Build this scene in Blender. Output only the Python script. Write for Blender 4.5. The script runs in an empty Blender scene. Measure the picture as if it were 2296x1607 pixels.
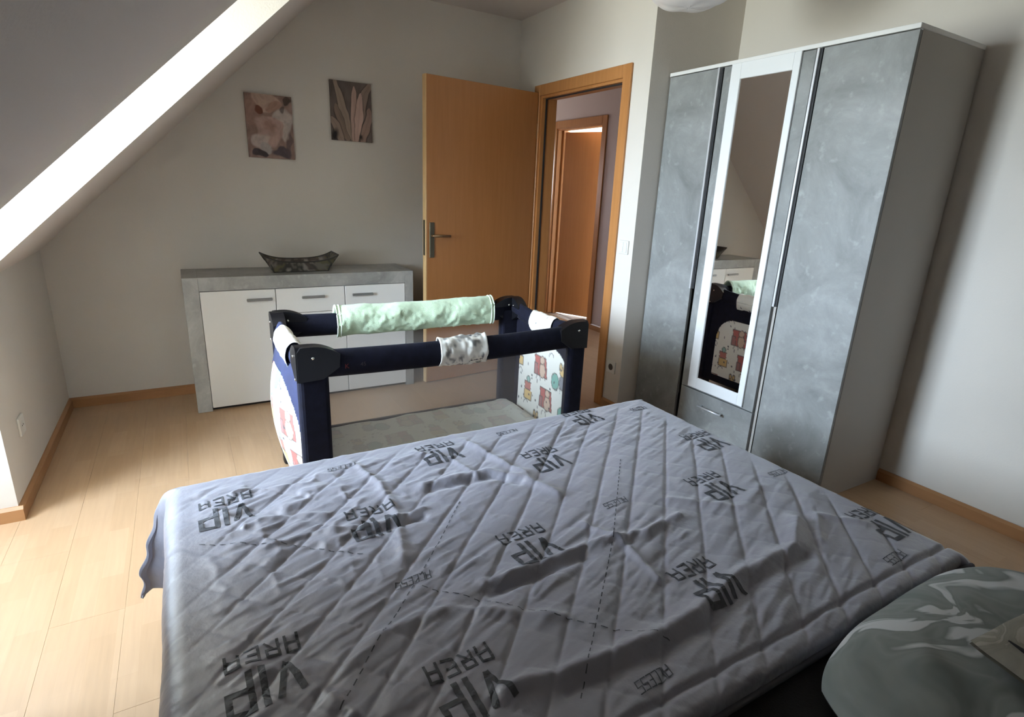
import bpy, bmesh, math, random
import numpy as np
from mathutils import Vector, Matrix, Euler

random.seed(7)
SC = bpy.context.scene
COL = SC.collection

# ------------------------------------------------------------------ camera
cam_d = bpy.data.cameras.new('camera')
cam = bpy.data.objects.new('camera', cam_d)
COL.objects.link(cam)
RX, RY, RZ = 1.2789, 0.0438, -0.5344
Mz = Matrix.Rotation(RZ, 3, 'Z'); Mx = Matrix.Rotation(RX, 3, 'X'); Mr = Matrix.Rotation(RY, 3, 'Z')
Mc = (Mz @ Mx @ Mr).to_4x4()
Mc.translation = Vector((-2.2966, -3.9505, 1.3405))
cam.matrix_world = Mc
cam_d.sensor_width = 36.0
cam_d.sensor_fit = 'HORIZONTAL'
cam_d.lens = 1254.59 / 2296 * 36.0
cam_d.clip_start = 0.02
SC.camera = cam

# ------------------------------------------------------------------ view + world (overcast sky)
SC.view_settings.view_transform = 'Standard'
SC.view_settings.look = 'None'
SC.view_settings.gamma = 1.0
SC.view_settings.use_curve_mapping = False
SC.view_settings.exposure = 0.0
SKY = 108.0
w = bpy.data.worlds.new('overcast_sky'); SC.world = w; w.use_nodes = True
nt = w.node_tree; nt.nodes.clear()
o_ = nt.nodes.new('ShaderNodeOutputWorld'); bg = nt.nodes.new('ShaderNodeBackground')
tc = nt.nodes.new('ShaderNodeTexCoord'); sx = nt.nodes.new('ShaderNodeSeparateXYZ'); rp = nt.nodes.new('ShaderNodeValToRGB')
rp.color_ramp.elements[0].position = 0.44; rp.color_ramp.elements[0].color = (.34, .36, .34, 1)
rp.color_ramp.elements[1].position = 0.53; rp.color_ramp.elements[1].color = (.76, .88, 1.06, 1)
k_ = rp.color_ramp.elements.new(.75); k_.color = (.52, .64, .82, 1)
k_ = rp.color_ramp.elements.new(1.0); k_.color = (.30, .38, .50, 1)
mm = nt.nodes.new('ShaderNodeMath'); mm.operation = 'MULTIPLY_ADD'; mm.inputs[1].default_value = .5; mm.inputs[2].default_value = .5
nt.links.new(tc.outputs['Generated'], sx.inputs[0]); nt.links.new(sx.outputs['Z'], mm.inputs[0])
nt.links.new(mm.outputs[0], rp.inputs[0]); nt.links.new(rp.outputs[0], bg.inputs[0])
bg.inputs[1].default_value = SKY
nt.links.new(bg.outputs[0], o_.inputs[0])


def portal(name, loc, rot, sx_, sy_):
    d = bpy.data.lights.new(name, 'AREA'); d.shape = 'RECTANGLE'; d.size = sx_; d.size_y = sy_
    d.cycles.is_portal = True
    o = bpy.data.objects.new(name, d); COL.objects.link(o); o.location = loc; o.rotation_euler = rot
    return o


# sky light enters by these openings (portals only steer the sky's own light)
portal('daylight_portal', (-3.77, -1.82, 1.53), (0, -math.pi / 2, 0), 1.34, 0.98)
portal('hall_portal', (0.72, 2.515, 1.55), (-math.pi / 2, 0, 0), 0.56, 0.7)  # steers sky light through the added hall window
portal('bathroom_portal', (3.18, 1.0, 1.5), (0, math.pi / 2, 0), 1.4, 1.4)


# ------------------------------------------------------------------ materials
def newmat(name):
    m = bpy.data.materials.new(name); m.use_nodes = True
    b = m.node_tree.nodes['Principled BSDF']
    return m, m.node_tree, b


def mat(name, col, rough=.6, metal=0., noise=0., nscale=8., bump=0., bscale=200., spec=.5, stretch=None, sheen=0.):
    m, t, b = newmat(name)
    b.inputs['Base Color'].default_value = (*col, 1); b.inputs['Roughness'].default_value = rough
    b.inputs['Metallic'].default_value = metal; b.inputs['Specular IOR Level'].default_value = spec
    if sheen: b.inputs['Sheen Weight'].default_value = sheen
    tcn = None
    if noise or bump:
        tcn = t.nodes.new('ShaderNodeTexCoord'); mp = t.nodes.new('ShaderNodeMapping')
        if stretch: mp.inputs['Scale'].default_value = stretch
        t.links.new(tcn.outputs['Object'], mp.inputs[0])
    if noise:
        n = t.nodes.new('ShaderNodeTexNoise'); n.inputs['Scale'].default_value = nscale; n.inputs['Detail'].default_value = 5
        t.links.new(mp.outputs[0], n.inputs['Vector'])
        r = t.nodes.new('ShaderNodeValToRGB')
        r.color_ramp.elements[0].position = .32; r.color_ramp.elements[1].position = .68
        r.color_ramp.elements[0].color = (*[max(0, c * (1 - noise)) for c in col], 1)
        r.color_ramp.elements[1].color = (*[min(1, c * (1 + noise)) for c in col], 1)
        t.links.new(n.outputs['Fac'], r.inputs[0]); t.links.new(r.outputs[0], b.inputs['Base Color'])
    if bump:
        n2 = t.nodes.new('ShaderNodeTexNoise'); n2.inputs['Scale'].default_value = bscale; n2.inputs['Detail'].default_value = 3
        t.links.new(mp.outputs[0], n2.inputs['Vector'])
        bp = t.nodes.new('ShaderNodeBump'); bp.inputs['Strength'].default_value = bump; bp.inputs['Distance'].default_value = .002
        t.links.new(n2.outputs['Fac'], bp.inputs['Height']); t.links.new(bp.outputs[0], b.inputs['Normal'])
    return m


def concrete(name, base=(.250, .255, .250)):
    m, t, b = newmat(name)
    tcn = t.nodes.new('ShaderNodeTexCoord')
    n = t.nodes.new('ShaderNodeTexNoise'); n.inputs['Scale'].default_value = 3.2; n.inputs['Detail'].default_value = 9; n.inputs['Roughness'].default_value = .68
    n.inputs['Distortion'].default_value = .6
    t.links.new(tcn.outputs['Object'], n.inputs['Vector'])
    r = t.nodes.new('ShaderNodeValToRGB')
    e = r.color_ramp.elements
    e[0].position = .3; e[0].color = (*[c * .68 for c in base], 1)
    e[1].position = .72; e[1].color = (*[c * 1.45 for c in base], 1)
    k = e.new(.5); k.color = (*base, 1)
    t.links.new(n.outputs['Fac'], r.inputs[0])
    v = t.nodes.new('ShaderNodeTexNoise'); v.inputs['Scale'].default_value = 22; v.inputs['Detail'].default_value = 6
    t.links.new(tcn.outputs['Object'], v.inputs['Vector'])
    r2 = t.nodes.new('ShaderNodeValToRGB'); r2.color_ramp.elements[0].position = .6; r2.color_ramp.elements[1].position = .74
    r2.color_ramp.elements[0].color = (0, 0, 0, 1); r2.color_ramp.elements[1].color = (.45, .45, .45, 1)
    t.links.new(v.outputs['Fac'], r2.inputs[0])
    mx = t.nodes.new('ShaderNodeMix'); mx.data_type = 'RGBA'; mx.inputs[7].default_value = (*[c * 1.7 for c in base], 1)
    t.links.new(r2.outputs[0], mx.inputs[0]); t.links.new(r.outputs[0], mx.inputs[6])
    t.links.new(mx.outputs[2], b.inputs['Base Color'])
    b.inputs['Roughness'].default_value = .45
    return m


def wood(name, col, dark, scale=1., rough=.42, grain_axis=(14, 14, .9)):
    m, t, b = newmat(name)
    tcn = t.nodes.new('ShaderNodeTexCoord'); mp = t.nodes.new('ShaderNodeMapping'); mp.inputs['Scale'].default_value = grain_axis
    t.links.new(tcn.outputs['Object'], mp.inputs[0])
    n = t.nodes.new('ShaderNodeTexNoise'); n.inputs['Scale'].default_value = 3.5 * scale; n.inputs['Detail'].default_value = 8; n.inputs['Distortion'].default_value = .35
    t.links.new(mp.outputs[0], n.inputs['Vector'])
    r = t.nodes.new('ShaderNodeValToRGB'); r.color_ramp.elements[0].position = .3; r.color_ramp.elements[1].position = .7
    r.color_ramp.elements[0].color = (*dark, 1); r.color_ramp.elements[1].color = (*col, 1)
    t.links.new(n.outputs['Fac'], r.inputs[0]); t.links.new(r.outputs[0], b.inputs['Base Color'])
    b.inputs['Roughness'].default_value = rough
    return m


def vcol_mat(name, rough=.8, spec=.3):
    m, t, b = newmat(name)
    a = t.nodes.new('ShaderNodeVertexColor'); a.layer_name = 'Col'
    t.links.new(a.outputs[0], b.inputs['Base Color']); b.inputs['Roughness'].default_value = rough
    b.inputs['Specular IOR Level'].default_value = spec
    return m


M = {}
M['wall'] = mat('wall_paint', (.71, .66, .595), .9, noise=.015, nscale=3, bump=.25, bscale=160, spec=.2)
M['ceil'] = mat('ceiling_paint', (.71, .645, .60), .92, bump=.2, bscale=160, spec=.2)
M['hallwall'] = mat('hall_paint', (.66, .57, .55), .9, spec=.2)
M['door'] = wood('beech_door', (.42, .180, .058), (.385, .160, .049), 1., .38)
M['frame'] = wood('beech_frame', (.50, .225, .075), (.43, .185, .058), 1., .38)
M['edge'] = wood('beech_edge', (.74, .50, .24), (.66, .43, .20), 1., .4)
M['base'] = wood('beech_baseboard', (.42, .21, .09), (.36, .175, .07), 1., .4, (1.2, 1.2, 8))
M['gray'] = concrete('concrete_decor')
M['gray2'] = concrete('concrete_decor_cabinet', (.36, .355, .335))
M['white'] = mat('white_laminate', (.80, .79, .77), .35)
M['whitegloss'] = mat('white_front', (.88, .875, .85), .28)
M['whiteframe'] = mat('white_mirror_frame', (.80, .81, .81), .4)
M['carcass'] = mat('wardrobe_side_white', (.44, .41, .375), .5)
M['steel'] = mat('brushed_metal', (.66, .67, .69), .42, .55)
M['handle'] = mat('matt_grey_handle', (.34, .34, .33), .4, .6)
M['dark'] = mat('dark_gap', (.02, .02, .022), .6)
M['mirror'] = mat('mirror_glass', (.93, .92, .90), .015, 1.)
M['plastic'] = mat('white_plastic', (.74, .73, .68), .35)
M['hole'] = mat('socket_hole', (.05, .04, .035), .7)
M['pvc'] = mat('white_pvc', (.85, .86, .86), .3)
M['brass'] = mat('dull_metal', (.13, .115, .08), .45, .7)
M['lever'] = mat('bronzed_lever', (.22, .13, .065), .35, .5)
M['navy'] = mat('navy_fabric', (.0065, .007, .017), .85, noise=.25, nscale=30, bump=.4, bscale=500, sheen=.03, spec=.2)
M['navy_lit'] = mat('navy_fabric_lit', (.018, .026, .085), .8, noise=.2, nscale=20, bump=.4, bscale=500, sheen=.1)  # navy cloth with window light put into its colour, for the left end
M['blackp'] = mat('black_plastic', (.005, .005, .007), .38)
M['chrome'] = mat('chrome_screw', (.75, .75, .75), .2, 1.)
M['towel'] = mat('mint_terry', (.66, .83, .59), .95, noise=.10, nscale=14, bump=1., bscale=420, sheen=.3)
M['towelhem'] = mat('pale_mint_hem', (.80, .88, .74), .95, bump=.8, bscale=420)
M['print'] = vcol_mat('nursery_print')
M['canvas'] = vcol_mat('canvas_print', .7)
M['black'] = mat('black_sheet', (.008, .0075, .009), .9, bump=.5, bscale=350)
M['bedwood'] = mat('dark_bed_frame', (.03, .025, .022), .5)
M['binding'] = mat('quilt_binding', (.085, .080, .092), .7)
M['ink'] = mat('dark_grey_ink', (.050, .052, .060), .65, noise=.5, nscale=26)
M['lamp'] = mat('milky_shade', (.84, .80, .78), .35)
M['tile'] = mat('white_tile', (.75, .73, .70), .25)
M['red'] = mat('faded_red_thread', (.12, .01, .01), .8)
M['greythread'] = mat('faded_grey_thread', (.035, .03, .035), .8)
M['wicker'] = mat('dark_rim', (.02, .017, .014), .6)


def quilt_mat():
    m, t, b = newmat('grey_satin_quilt')
    tcn = t.nodes.new('ShaderNodeTexCoord')
    n = t.nodes.new('ShaderNodeTexNoise'); n.inputs['Scale'].default_value = 5; n.inputs['Detail'].default_value = 4
    t.links.new(tcn.outputs['Object'], n.inputs['Vector'])
    r = t.nodes.new('ShaderNodeValToRGB'); r.color_ramp.elements[0].position = .3; r.color_ramp.elements[1].position = .7
    r.color_ramp.elements[0].color = (.205, .200, .238, 1); r.color_ramp.elements[1].color = (.235, .230, .270, 1)
    t.links.new(n.outputs['Fac'], r.inputs[0]); t.links.new(r.outputs[0], b.inputs['Base Color'])
    n2 = t.nodes.new('ShaderNodeTexNoise'); n2.inputs['Scale'].default_value = 60; n2.inputs['Detail'].default_value = 4
    t.links.new(tcn.outputs['Object'], n2.inputs['Vector'])
    bp = t.nodes.new('ShaderNodeBump'); bp.inputs['Strength'].default_value = .35; bp.inputs['Distance'].default_value = .004
    t.links.new(n2.outputs['Fac'], bp.inputs['Height']); t.links.new(bp.outputs[0], b.inputs['Normal'])
    b.inputs['Roughness'].default_value = .40; b.inputs['Specular IOR Level'].default_value = .75
    b.inputs['Sheen Weight'].default_value = .3
    return m


M['quilt'] = quilt_mat()


def marble_mat(name, c0, c1, c2, sc=3.2):
    m, t, b = newmat(name)
    tcn = t.nodes.new('ShaderNodeTexCoord')
    wv = t.nodes.new('ShaderNodeTexNoise'); wv.inputs['Scale'].default_value = sc; wv.inputs['Detail'].default_value = 2
    t.links.new(tcn.outputs['Object'], wv.inputs['Vector'])
    mp = t.nodes.new('ShaderNodeMapping'); mp.inputs['Scale'].default_value = (1.2, 3.5, 1.2); mp.inputs['Rotation'].default_value = (0, 0, .5)
    ad = t.nodes.new('ShaderNodeVectorMath'); ad.operation = 'MULTIPLY_ADD'; ad.inputs[1].default_value = (.55, .55, .55)
    t.links.new(wv.outputs['Color'], ad.inputs[0]); t.links.new(tcn.outputs['Object'], ad.inputs[2])
    t.links.new(ad.outputs[0], mp.inputs[0])
    n = t.nodes.new('ShaderNodeTexNoise'); n.inputs['Scale'].default_value = sc; n.inputs['Detail'].default_value = 2.5; n.inputs['Distortion'].default_value = 1.6
    t.links.new(mp.outputs[0], n.inputs['Vector'])
    r = t.nodes.new('ShaderNodeValToRGB'); e = r.color_ramp.elements
    e[0].position = .30; e[0].color = (*c0, 1); e[1].position = .66; e[1].color = (*c2, 1)
    k = e.new(.46); k.color = (*c1, 1); k = e.new(.53); k.color = (*[(a + b_) / 2 for a, b_ in zip(c0, c1)], 1); k = e.new(.57); k.color = (*c2, 1)
    t.links.new(n.outputs['Fac'], r.inputs[0]); t.links.new(r.outputs[0], b.inputs['Base Color'])
    b.inputs['Roughness'].default_value = .75
    return m


M['marble'] = marble_mat('green_grey_marbled_cotton', (.12, .14, .132), (.21, .225, .215), (.50, .51, .52), 2.6)
M['marble2'] = marble_mat('brown_grey_cotton', (.15, .135, .11), (.20, .185, .15), (.27, .25, .21), 5)


def mesh_fabric():
    m, t, b = newmat('fine_net')
    b.inputs['Base Color'].default_value = (.55, .53, .52, 1); b.inputs['Roughness'].default_value = .9
    tr = t.nodes.new('ShaderNodeBsdfTransparent'); mx = t.nodes.new('ShaderNodeMixShader'); mx.inputs[0].default_value = .30
    out = t.nodes['Material Output']
    t.links.new(tr.outputs[0], mx.inputs[1]); t.links.new(b.outputs[0], mx.inputs[2]); t.links.new(mx.outputs[0], out.inputs[0])
    return m


M['net'] = mesh_fabric()


def glass_mat():
    m, t, b = newmat('window_glass')
    tr = t.nodes.new('ShaderNodeBsdfTransparent'); tr.inputs[0].default_value = (.95, .97, .96, 1)
    gl = t.nodes.new('ShaderNodeBsdfGlossy'); gl.inputs['Roughness'].default_value = .02
    mx = t.nodes.new('ShaderNodeMixShader'); mx.inputs[0].default_value = .06
    out = t.nodes['Material Output']
    t.links.new(tr.outputs[0], mx.inputs[1]); t.links.new(gl.outputs[0], mx.inputs[2]); t.links.new(mx.outputs[0], out.inputs[0])
    return m


M['glass'] = glass_mat()
M['tinted'] = glass_mat()
M['tinted'].name = 'dimming_glass'  # grey tint added to dim the daylight entering the hall
for n_ in M['tinted'].node_tree.nodes:
    if n_.type == 'BSDF_TRANSPARENT': n_.inputs[0].default_value = (.62, .60, .58, 1)


def floor_mat():
    m, t, b = newmat('beech_laminate')
    tcn = t.nodes.new('ShaderNodeTexCoord'); oi = t.nodes.new('ShaderNodeObjectInfo')
    ad = t.nodes.new('ShaderNodeVectorMath'); ad.operation = 'ADD'
    sc = t.nodes.new('ShaderNodeVectorMath'); sc.operation = 'SCALE'; sc.inputs[3].default_value = 1.
    t.links.new(oi.outputs['Location'], sc.inputs[0])
    t.links.new(tcn.outputs['Object'], ad.inputs[0]); t.links.new(sc.outputs[0], ad.inputs[1])
    br = t.nodes.new('ShaderNodeTexBrick')
    br.inputs['Scale'].default_value = 1; br.inputs['Brick Width'].default_value = .31; br.inputs['Row Height'].default_value = .065
    br.inputs['Mortar Size'].default_value = .0007; br.inputs['Mortar Smooth'].default_value = 1
    br.inputs['Color1'].default_value = (.505, .330, .195, 1); br.inputs['Color2'].default_value = (.465, .298, .170, 1); br.inputs['Mortar'].default_value = (.45, .285, .16, 1)
    br.offset = .37; br.offset_frequency = 2
    mp = t.nodes.new('ShaderNodeMapping'); mp.inputs['Rotation'].default_value = (0, 0, math.pi / 2)
    t.links.new(ad.outputs[0], mp.inputs[0]); t.links.new(mp.outputs[0], br.inputs['Vector'])
    mp2 = t.nodes.new('ShaderNodeMapping'); mp2.inputs['Scale'].default_value = (22, 1.6, 10)
    t.links.new(ad.outputs[0], mp2.inputs[0])
    n = t.nodes.new('ShaderNodeTexNoise'); n.inputs['Scale'].default_value = 3; n.inputs['Detail'].default_value = 6
    t.links.new(mp2.outputs[0], n.inputs['Vector'])
    r = t.nodes.new('ShaderNodeValToRGB'); r.color_ramp.elements[0].color = (.86, .86, .86, 1); r.color_ramp.elements[1].color = (1.08, 1.08, 1.08, 1)
    t.links.new(n.outputs['Fac'], r.inputs[0])
    mx = t.nodes.new('ShaderNodeMix'); mx.data_type = 'RGBA'; mx.blend_type = 'MULTIPLY'; mx.inputs[0].default_value = 1
    t.links.new(br.outputs['Color'], mx.inputs[6]); t.links.new(r.outputs[0], mx.inputs[7])
    t.links.new(mx.outputs[2], b.inputs['Base Color'])
    b.inputs['Roughness'].default_value = .36; b.inputs['Specular IOR Level'].default_value = .45
    return m


M['floor'] = floor_mat()


# ------------------------------------------------------------------ helpers
class Root:
    def __init__(s, o, loc): s.o = o; s.loc = Vector(loc)


def thing(name, label, cat, loc, group=None):
    o = bpy.data.objects.new(name, None); COL.objects.link(o); o.location = loc
    o.empty_display_size = .1
    o['label'] = label; o['category'] = cat
    if group: o['group'] = group
    return Root(o, loc)


def struct(name, loc=(0, 0, 0)):
    o = bpy.data.objects.new(name, None); COL.objects.link(o); o.location = loc; o['kind'] = 'structure'
    return Root(o, loc)


def emit(name, bm, m, parent=None, label=None, smooth=False, recenter=True, kind=None):
    """link a bmesh given in world coordinates as ONE object (child of parent if given)"""
    me = bpy.data.meshes.new(name)
    if parent is not None:
        base = parent.loc if isinstance(parent, Root) else Vector(parent['wl'])
    else:
        base = Vector((0, 0, 0))
    if recenter and len(bm.verts):
        c = Vector((0, 0, 0)); lo = [1e9] * 3; hi = [-1e9] * 3
        for v in bm.verts:
            for i in range(3):
                lo[i] = min(lo[i], v.co[i]); hi[i] = max(hi[i], v.co[i])
        c = Vector([(a + b) / 2 for a, b in zip(lo, hi)])
    else:
        c = base.copy()
    bmesh.ops.translate(bm, verts=bm.verts, vec=-c)
    bmesh.ops.recalc_face_normals(bm, faces=bm.faces) if len(bm.faces) < 20000 else None
    bm.to_mesh(me); bm.free()
    me.materials.append(m)
    if smooth:
        for p in me.polygons: p.use_smooth = True
    o = bpy.data.objects.new(name, me); COL.objects.link(o)
    o.location = c - base
    if parent is not None:
        o.parent = parent.o if isinstance(parent, Root) else parent
    o['wl'] = tuple(c)
    if label: o['label'] = label
    if kind: o['kind'] = kind
    return o


def bx(bm, x0, x1, y0, y1, z0, z1, bev=0., seg=1, rot=None, piv=None):
    vs = [bm.verts.new((x, y, z)) for x in (x0, x1) for y in (y0, y1) for z in (z0, z1)]
    f = [(0, 1, 3, 2), (4, 6, 7, 5), (0, 4, 5, 1), (2, 3, 7, 6), (0, 2, 6, 4), (1, 5, 7, 3)]
    fs = [bm.faces.new([vs[i] for i in q]) for q in f]
    allv = list(vs)
    if bev:
        es = list({e for q in fs for e in q.edges})
        r = bmesh.ops.bevel(bm, geom=es, offset=bev, segments=seg, affect='EDGES', profile=.5, clamp_overlap=True)
        allv = list({v for q in r['faces'] for v in q.verts} | {v for v in vs if v.is_valid})
    if rot is not None:
        bmesh.ops.rotate(bm, verts=[v for v in allv if v.is_valid], cent=piv, matrix=rot)
    return allv


def box(name, m, parent, x0, x1, y0, y1, z0, z1, bev=0., seg=1, label=None, **k):
    bm = bmesh.new(); bx(bm, x0, x1, y0, y1, z0, z1, bev, seg, **k)
    return emit(name, bm, m, parent, label)


def prism(bm, pts, axis, a, b):
    """extrude a 2-D polygon (list of (p,q)) along axis 'x','y' or 'z' from a to b"""
    def mk(p, q, s):
        return {'x': (s, p, q), 'y': (p, s, q), 'z': (p, q, s)}[axis]
    A = [bm.verts.new(mk(p, q, a)) for p, q in pts]; B = [bm.verts.new(mk(p, q, b)) for p, q in pts]
    n = len(pts)
    bm.faces.new(A); bm.faces.new(B[::-1])
    for i in range(n):
        bm.faces.new((A[i], B[i], B[(i + 1) % n], A[(i + 1) % n]))


def tube(bm, pts, r, n=12, squash=None, caps=True):
    """tube through world points; r is a number or list; squash=(horizontal, vertical) factors"""
    pts = [Vector(p) for p in pts]; rings = []
    for i, p in enumerate(pts):
        d = (pts[min(i + 1, len(pts) - 1)] - pts[max(i - 1, 0)]).normalized()
        up = Vector((0, 0, 1)) if abs(d.z) < .9 else Vector((0, 1, 0))
        s = d.cross(up).normalized(); u = s.cross(d).normalized()
        rr = r[i] if isinstance(r, (list, tuple)) else r
        a, b = (squash if squash else (1, 1))
        rings.append([bm.verts.new(p + s * math.cos(t * 2 * math.pi / n) * rr * a + u * math.sin(t * 2 * math.pi / n) * rr * b) for t in range(n)])
    for A, B in zip(rings, rings[1:]):
        for k in range(n): bm.faces.new((A[k], A[(k + 1) % n], B[(k + 1) % n], B[k]))
    if caps: bm.faces.new(rings[0]); bm.faces.new(rings[-1][::-1])
    return rings


def lathe(bm, prof, cx, cy, n=32):
    rings = []
    for r, z in prof:
        rings.append([bm.verts.new((cx + r * math.cos(2 * math.pi * k / n), cy + r * math.sin(2 * math.pi * k / n), z)) for k in range(n)])
    for A, B in zip(rings, rings[1:]):
        for k in range(n): bm.faces.new((A[k], A[(k + 1) % n], B[(k + 1) % n], B[k]))
    bm.faces.new(rings[0]); bm.faces.new(rings[-1][::-1])


# smooth value noise, vectorised
_rng = np.random.RandomState(11)
_tab = _rng.rand(256, 256)


def vnoise(x, y, seed=0):
    x = np.asarray(x, float) + seed * 17.3; y = np.asarray(y, float) + seed * 9.1
    xi = np.floor(x).astype(int); yi = np.floor(y).astype(int); fx = x - xi; fy = y - yi
    fx = fx * fx * fx * (fx * (fx * 6 - 15) + 10); fy = fy * fy * fy * (fy * (fy * 6 - 15) + 10)
    g = lambda a, b: _tab[a & 255, b & 255]
    return (g(xi, yi) * (1 - fx) + g(xi + 1, yi) * fx) * (1 - fy) + (g(xi, yi + 1) * (1 - fx) + g(xi + 1, yi + 1) * fx) * fy


def fbm(x, y, seed=0, o=3):
    s = 0; a = .5
    for k in range(o):
        s = s + a * (vnoise(x * 2 ** k, y * 2 ** k, seed + k * 3) - .5); a *= .5
    return s


def polydist(x, y, pts):
    d = np.full(np.shape(x), 9.)
    sd = np.zeros(np.shape(x))
    for (ax, ay), (bx_, by) in zip(pts, pts[1:]):
        vx, vy = bx_ - ax, by - ay; L = vx * vx + vy * vy
        t = np.clip(((x - ax) * vx + (y - ay) * vy) / L, 0, 1)
        dx, dy = x - ax - t * vx, y - ay - t * vy
        dd = np.hypot(dx, dy); s = np.sign(vx * dy - vy * dx)
        sd = np.where(dd < d, s * dd, sd); d = np.minimum(d, dd)
    return d, sd


def gridmesh(name, P, m, parent, cols=None, solid=0., label=None, smooth=True, flip=False):
    """P: array (ny,nx,3) of world points -> one mesh"""
    ny, nx = P.shape[:2]
    base = np.array(parent.loc if isinstance(parent, Root) else parent['wl']) if parent is not None else np.zeros(3)
    c = P.reshape(-1, 3).mean(0)
    me = bpy.data.meshes.new(name)
    idx = np.arange(ny * nx).reshape(ny, nx)
    q = np.stack([idx[:-1, :-1], idx[:-1, 1:], idx[1:, 1:], idx[1:, :-1]], -1).reshape(-1, 4)
    if flip: q = q[:, ::-1]
    me.from_pydata((P.reshape(-1, 3) - c).tolist(), [], q.tolist())
    if cols is not None:
        a = me.color_attributes.new('Col', 'FLOAT_COLOR', 'POINT')
        rgba = np.ones((ny * nx, 4), np.float32); rgba[:, :3] = cols.reshape(-1, 3)
        a.data.foreach_set('color', rgba.ravel())
    me.materials.append(m)
    if smooth: me.polygons.foreach_set('use_smooth', [True] * len(me.polygons))
    me.update()
    o = bpy.data.objects.new(name, me); COL.objects.link(o); o.location = Vector(c - base)
    if parent is not None: o.parent = parent.o if isinstance(parent, Root) else parent
    o['wl'] = tuple(float(v) for v in c)
    if label: o['label'] = label
    if solid:
        md = o.modifiers.new('thickness', 'SOLIDIFY'); md.thickness = solid; md.offset = 0
    return o


# ------------------------------------------------------------------ room dimensions (metres)
L = -2.974          # knee wall
W = .668            # wall behind the wardrobe
YN, YS = -1.302, -2.34   # the two cheeks of the dormer
YR = -1.413         # end of the door wall
YB = -4.62          # wall behind the camera
HC = 2.514
KN = .92; SL = .96
WX = -3.80          # dormer front
zs = lambda x: KN + SL * (x - L)
xs = lambda z: L + (z - KN) / SL

# floor with planks ------------------------------------------------
fl = struct('floor', (-1.2, -2.2, 0))
box('subfloor', M['floor'], fl, -4.0, W + .12, YB - .12, .12, -.12, -.012)
pw = .195; pl = 1.285
shared = {}
x = L - 5 * pw; i = 0
while x < W - .001:
    x1 = min(x + pw, W)
    inner = True
    ya, yb = (YB, 0.) if x >= L - .001 else (YS, YN)
    if abs(x1 - L) < .001: x1 = L
    if x < L < x1:
        segs = [(x, L, YS, YN), (L, x1, YB, 0.)]
    else:
        segs = [(x, x1, ya, yb)]
    for (xa, xb, y0, y1) in segs:
        y = y0 - (i * .43) % pl
        while y < y1:
            a = max(y, y0); b = min(y + pl, y1)
            if b - a > .02 and not (xa < 0 < xb and False):
                key = (round(xb - xa, 3), round(b - a, 3))
                if key not in shared:
                    bm = bmesh.new()
                    hx, hy = (xb - xa) / 2 - .0001, (b - a) / 2 - .0001
                    bx(bm, -hx, hx, -hy, hy, -.012, 0, .0006, 1)
                    me = bpy.data.meshes.new('plank'); bm.to_mesh(me); bm.free(); me.materials.append(M['floor']); shared[key] = me
                o = bpy.data.objects.new('plank', shared[key]); COL.objects.link(o)
                o.location = Vector(((xa + xb) / 2, (a + b) / 2, 0)) - fl.loc; o.parent = fl.o
            y += pl
    x = x1; i += 1

# walls ------------------------------------------------------------
wb = struct('wall_back', (-1.5, 0, 0))
box('plaster', M['wall'], wb, -3.2, -.0, 0, .12, 0, 2.7)
wd = struct('wall_door', (0, -.7, 0))
bm = bmesh.new()
DY0, DY1 = -.314, -1.2015     # door opening
bx(bm, 0, .12, DY0, .12, 0, 2.7); bx(bm, 0, .12, YR, DY1, 0, 2.7); bx(bm, 0, .12, DY1, DY0, 1.985, 2.7)
emit('plaster', bm, M['wall'], wd)
wn = struct('wall_niche', (.4, YR, 0)); box('plaster', M['wall'], wn, .12, W + .12, YR, YR + .12, 0, 2.7)
wr = struct('wall_right', (W, -3, 0)); box('plaster', M['wall'], wr, W, W + .12, YB - .12, YR, 0, 2.7)
wf = struct('wall_front', (-1.2, YB, 0)); box('plaster', M['wall'], wf, -3.2, W, YB - .12, YB, 0, 2.7)
wl = struct('wall_left', (L, -1.8, 0))
bm = bmesh.new()
bx(bm, L - .13, L, YN + .13, 0, 0, KN + .1); bx(bm, L - .13, L, YB, YS - .13, 0, KN + .1)
emit('plaster', bm, M['wall'], wl)
ch = struct('wall_dormer', (-3.2, -1.8, 0))
cheek = [(WX, 0), (L, 0), (L, KN), (xs(2.45), 2.45), (xs(2.45), 2.7), (WX, 2.7)]
bm = bmesh.new(); prism(bm, cheek, 'y', YN, YN + .13); emit('cheek', bm, M['wall'], ch)
bm = bmesh.new(); prism(bm, cheek, 'y', YS - .13, YS); emit('cheek', bm, M['wall'], ch)
bm = bmesh.new()
bx(bm, WX - .1, WX, YS - .13, YS + .03, 0, 2.7); bx(bm, WX - .1, WX, YN - .03, YN + .13, 0, 2.7)
bx(bm, WX - .1, WX, YS + .03, YN - .03, 2.2, 2.7); bx(bm, WX - .1, WX, YS + .03, YN - .03, -.1, .84)
emit('front_wall', bm, M['wall'], ch)

# ceilings ----------------------------------------------------------
ce = struct('ceiling', (-.3, -2.2, HC))
box('flat_ceiling', M['ceil'], ce, xs(HC), W + .12, YB - .12, .12, HC, HC + .14)
sp = [(L - .13, zs(L - .13)), (xs(HC), HC), (xs(HC), HC + .16), (L - .13, zs(L - .13) + .16)]
bm = bmesh.new(); prism(bm, sp, 'y', YN + .13, .12); emit('slope_panel', bm, M['ceil'], ce)
bm = bmesh.new(); prism(bm, sp, 'y', YB - .12, YS - .13); emit('slope_panel', bm, M['ceil'], ce)
DZ = 2.3
bm = bmesh.new(); prism(bm, [(xs(DZ), DZ), (xs(HC), HC), (xs(HC), HC + .16), (WX, HC + .16), (WX, DZ)], 'y', YS, YN); emit('dormer_ceiling', bm, M['ceil'], ce)

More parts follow.
